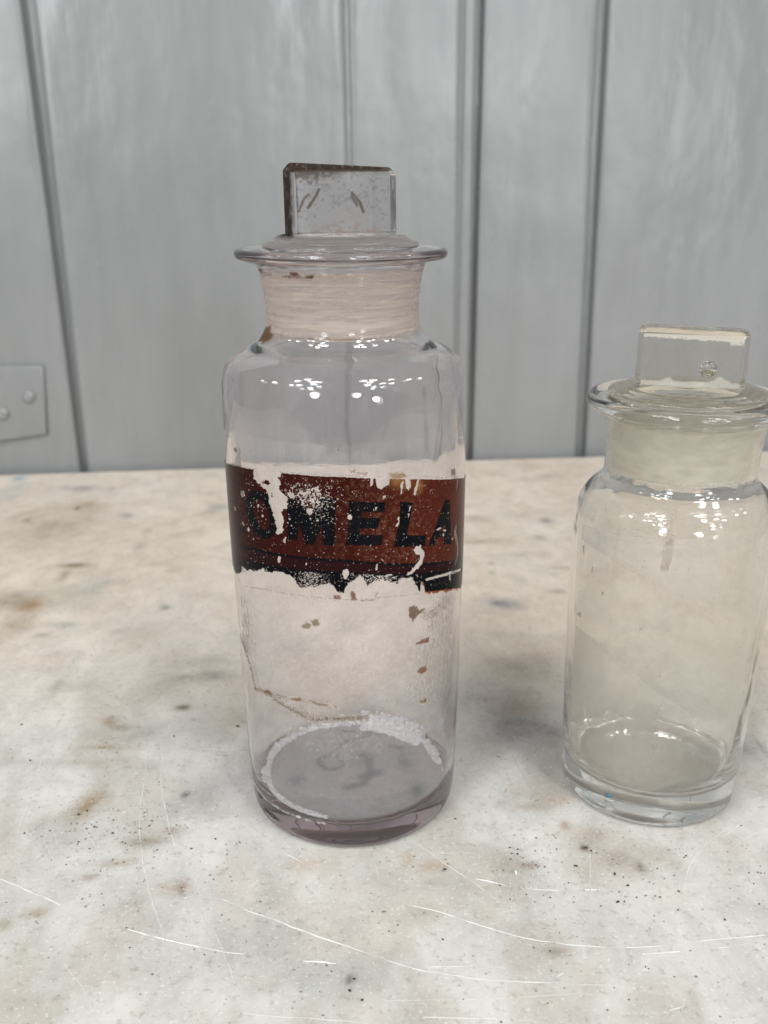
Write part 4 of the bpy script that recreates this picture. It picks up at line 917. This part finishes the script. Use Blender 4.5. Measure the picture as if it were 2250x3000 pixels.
# pale crust under the top edge of the grip and where it meets the disc
def g2(u, v):
    f = fbm(u*26+3, v*20+3, 4, 531); k = np.zeros(u.shape); col = np.ones(u.shape+(3,))*np.array([.62, .58, .50])
    k = np.maximum(k, sstep(.93-.06*u, .95-.06*u, v+(f-.5)*.05)*.75)
    k = np.maximum(k, np.where((u > .86), sstep(.80, .86, v+(f-.5)*.1)*.7, 0))
    low = .10+.05*np.exp(-((u-.28)/.05)**2)+.10*np.exp(-((u-.80)/.08)**2)
    k = np.maximum(k, sstep(low+.03, low-.03, v+(f-.5)*.06)*.55)
    sp = fbm(u*60, v*45, 2, 541); k = np.maximum(k, sstep(.84, .88, sp)*.7); col = np.where((sp > .84)[..., None], np.array([.12, .1, .08]), col)
    return col, k
head_grime(B2, .0172, .0062, .1686, .1872, HA2, g2, 'crust', FILM, cx=SH2*.178)

Z5 = lambda *pts: [(cyl(1550+x/2.3286, 1550+y/2.3286, .0375, (A2[0]+.001, A2[1]))[0]*44.1, cyl(1550+x/2.3286, 1550+y/2.3286, .0375, (A2[0]+.001, A2[1]))[1]) for x, y in pts]
Z4 = lambda *pts: [(cyl(1600+x/2.552, 880+y/2.552, .0375, (A2[0]+.002, A2[1]))[0]*44.1, cyl(1600+x/2.552, 880+y/2.552, .0375, (A2[0]+.002, A2[1]))[1]) for x, y in pts]
def res2_fn(U, Z):
    n = fbm(U*.4+5, Z*.4+5, 5, 601); f = fbm(U*2.4+5, Z*2.4+5, 4, 611); vs = fbm(U*2.2+9, Z*.35+5, 4, 621)
    col = np.ones(U.shape+(3,))*np.array([.60, .56, .48]); cov = np.zeros(U.shape)
    def add(k, c):
        nonlocal col, cov
        k = np.clip(k, 0, .97); col = col*(1-k[..., None])+np.array(c)*k[..., None]; cov = 1-(1-cov)*(1-k)
    wn = (n-.5)*1.5
    add(.05+.12*n, (.62, .585, .53))
    above = Z5((300, -20), (330, 30), (390, 80), (470, 130), (600, 215), (700, 270), (800, 320), (870, 375), (960, 440), (1080, 490), (1190, 560), (1280, 630), (1360, 690), (1640, 690), (1640, -60), (300, -60))
    add(sstep(-.3, .15, sdf(U+wn*.3, Z+wn*.3, above, 5))*(.30*sstep(34, -14, U)), (.40, .37, .36))
    below = Z5((255, 560), (290, 630), (340, 690), (420, 750), (520, 840), (620, 930), (700, 1000), (800, 1080), (950, 1180), (1150, 1300), (1100, 1700), (760, 1800), (240, 1700))
    add(sstep(-.15, .15, sdf(U+wn*.3, Z+wn*.3, below, 5))*(.48*sstep(14, -26, U))*sstep(8, 30, Z), (.40, .345, .275))
    for P_, a_ in ((above, .20*sstep(34, 0, U)), (below, .28*sstep(14, -10, U)*sstep(8, 30, Z))):   # ragged edge of the smears
        add(sstep(.55, .1, np.abs(sdf(U+wn*.3, Z+wn*.3, P_, 5)))*a_, (.34, .29, .23))
    mid = Z5((330, 410), (370, 385), (430, 365), (500, 352), (640, 350), (650, 420), (560, 640), (440, 700), (330, 560))
    add(sstep(-.15, .6, sdf(U+wn*.3, Z+wn*.3, mid, 5))*.2, (.5, .45, .38))
    strip = Z5((1275, 20), (1300, 10), (1298, 130), (1310, 300), (1290, 300), (1270, 200))
    add(sstep(-.5, .3, sdf(U+wn*.3, Z+wn*.3, strip, 5))*.45, (.38, .34, .29))
    right = Z5((1000, 700), (1640, 400), (1500, 1200), (1400, 1560), (1150, 1400), (900, 1000))
    add(sstep(-6, 6, sdf(U+wn*2, Z+wn*2, right, 8))*.25, (.50, .47, .36))
    mark = [(u, z) for u, z in ((-.9, 131), (1.2, 131), (1.0, 126), (-.2, 124), (1.3, 122.5), (.3, 119), (.5, 114), (-.3, 110), (-1.6, 110), (-1.3, 114), (-2.0, 116), (-.9, 118.5), (-.4, 121), (-2.6, 121.5), (-.8, 123.5), (-1.9, 126), (-.7, 127.5))]
    pu = cyl(1972, 1470, .036, (A2[0]+.002, A2[1]))[0]*44.1
    add(sstep(-.4, .3, sdf(U+wn*.3, Z+wn*.3, [(u+pu, z) for u, z in mark], 5)+(f-.5)*1.2)*.75, (.20, .15, .11))
    for pts in (Z5((360, 110), (372, 108), (372, 175), (360, 150)), Z5((420, 260), (432, 255), (428, 290), (418, 285)), Z5((490, 425), (505, 425), (498, 452), (488, 450)), Z5((320, 570), (350, 565), (350, 600), (330, 590)), Z5((750, 668), (765, 665), (768, 685), (752, 690)), Z5((870, 995), (885, 995), (900, 1015), (888, 1020)), Z5((1308, 1108), (1318, 1108), (1316, 1120)), Z5((795, 935), (805, 935), (800, 955))):
        add(sstep(-.2, .2, sdf(U+wn*.2, Z+wn*.2, pts)+(f-.5)*.8)*.7, (.16, .13, .11))
    sp = fbm(U*2.2+31, Z*2.2+77, 2, 641); add(sstep(.88, .905, sp)*.7, (.14, .11, .08))
    return col, cov, cov*0
R2 = lambda z: float(np.interp(z, P2[5:n_out2-30, 1], P2[5:n_out2-30, 0]))+.10
film('dirt_film', R2, -1.35, 1.35, 10, 131, .3, res2_fn, FILM, B2, shear=SH2, thr=.012)
# blue speck of paint on the thick foot
bm = bmesh.new(); bmesh.ops.create_icosphere(bm, subdivisions=2, radius=1)
for v in bm.verts: v.co = Vector((v.co.x*.0011, v.co.y*.0003, v.co.z*.0009))*(1+.25*math.sin(v.co.x*9+v.co.z*7))
me = bpy.data.meshes.new('blue_speck'); bm.to_mesh(me); bm.free()
ph, zz = cyl(1550+543/2.3286, 1550+1820/2.3286, .0356, A2)
sp = link('blue_speck', me, plain('blue_paint_speck', (.03, .16, .25), .6), B2); sp.location = (.0357*math.sin(ph), -.0357*math.cos(ph), zz/1000); sp.rotation_euler = (0, 0, ph)
# marks on the foot of the tall jar

def foot_fn(U, Z):
    f = fbm(U*.8+5, Z*.8+5, 4, 701); col = np.ones(U.shape+(3,))*np.array([.04, .03, .04]); cov = np.zeros(U.shape)
    pu, pz = cyl(1290, 2395, .0405); k = sstep(1.25, .7, np.hypot((U-pu*44.1)/6, (Z-pz)/2.2)+(f-.5)*.8)*.8
    col = np.where((k > .02)[..., None], np.array([.03, .13, .05]), col); cov = np.maximum(cov, k)
    pu, pz = cyl(770, 2320, .0405); k = sstep(1.25, .7, np.hypot((U-pu*44.1)/3, (Z-pz)/2.4)+(f-.5)*.8)*.7; cov = np.maximum(cov, k)
    pu, pz = cyl(800, 2385, .0405); k = sstep(1.25, .7, np.hypot((U-pu*44.1)/5, (Z-pz)/1.1)+(f-.5)*.8)*.8; cov = np.maximum(cov, k)
    return col, cov, cov*0
RF1 = lambda z: float(np.interp(z, P1[3:n_out1-30, 1], P1[3:n_out1-30, 0]))+.06
film('foot_mark', RF1, -1.3, 0, 1.2, 12, .25, foot_fn, FILM, B1)
film('foot_mark', RF1, 0, 1.3, 1.2, 12, .25, foot_fn, FILM, B1)
def haze_fn(amt, c, seed):
    def fn(U, Z):
        n = fbm(U*.06+5, Z*.05+5, 4, seed); v = fbm(U*.5+5, Z*.03+5, 3, seed+9)
        return np.ones(U.shape+(3,))*np.array(c), amt*(.5+.9*n+.4*sstep(.5, .7, v))*sstep(0, 6, Z-Z.min()), U*0
    return fn
def inner(prof, z): P = catmull(prof, 4)[20:-16]; return float(np.interp(-z, -P[:, 1], P[:, 0]))
film('inside_haze', lambda z: inner(IN1, z)-.35, -math.pi, math.pi, 16, 183, 1.0, haze_fn(.055, (.86, .82, .86), 801), FILM, B1, thr=.001)
film('inside_haze', lambda z: inner(IN2, z)-.35, -math.pi, math.pi, 18, 127, 1.0, haze_fn(.09, (.70, .65, .57), 811), FILM, B2, shear=SH2, thr=.001)
def neck2_fn(U, Z):
    f = fbm(U*1.5+5, Z*1.5+5, 4, 821); st_ = fbm(U*.12+5, Z*.5+5, 4, 831); col = np.ones(U.shape+(3,))*np.array([.66, .61, .51])
    cov = sstep(136.2, 138.4, Z+(f-.5)*1.6)*sstep(158.5, 156.5, Z)*(.34+.3*st_)
    k = sstep(.85, .88, fbm(U*1.6+5, Z*1.6+5, 2, 841))*.7; col = col*(1-k[..., None])+np.array([.15, .11, .07])*k[..., None]
    return col, np.maximum(cov, k), cov*0
def RN2(z):
    q = P2[14:n_out2-20]; return float(np.interp(z, q[:, 1], q[:, 0]))+.12
film('neck_haze', RN2, -1.62, 1.62, 136, 158.5, .3, neck2_fn, FILM, B2, shear=SH2)
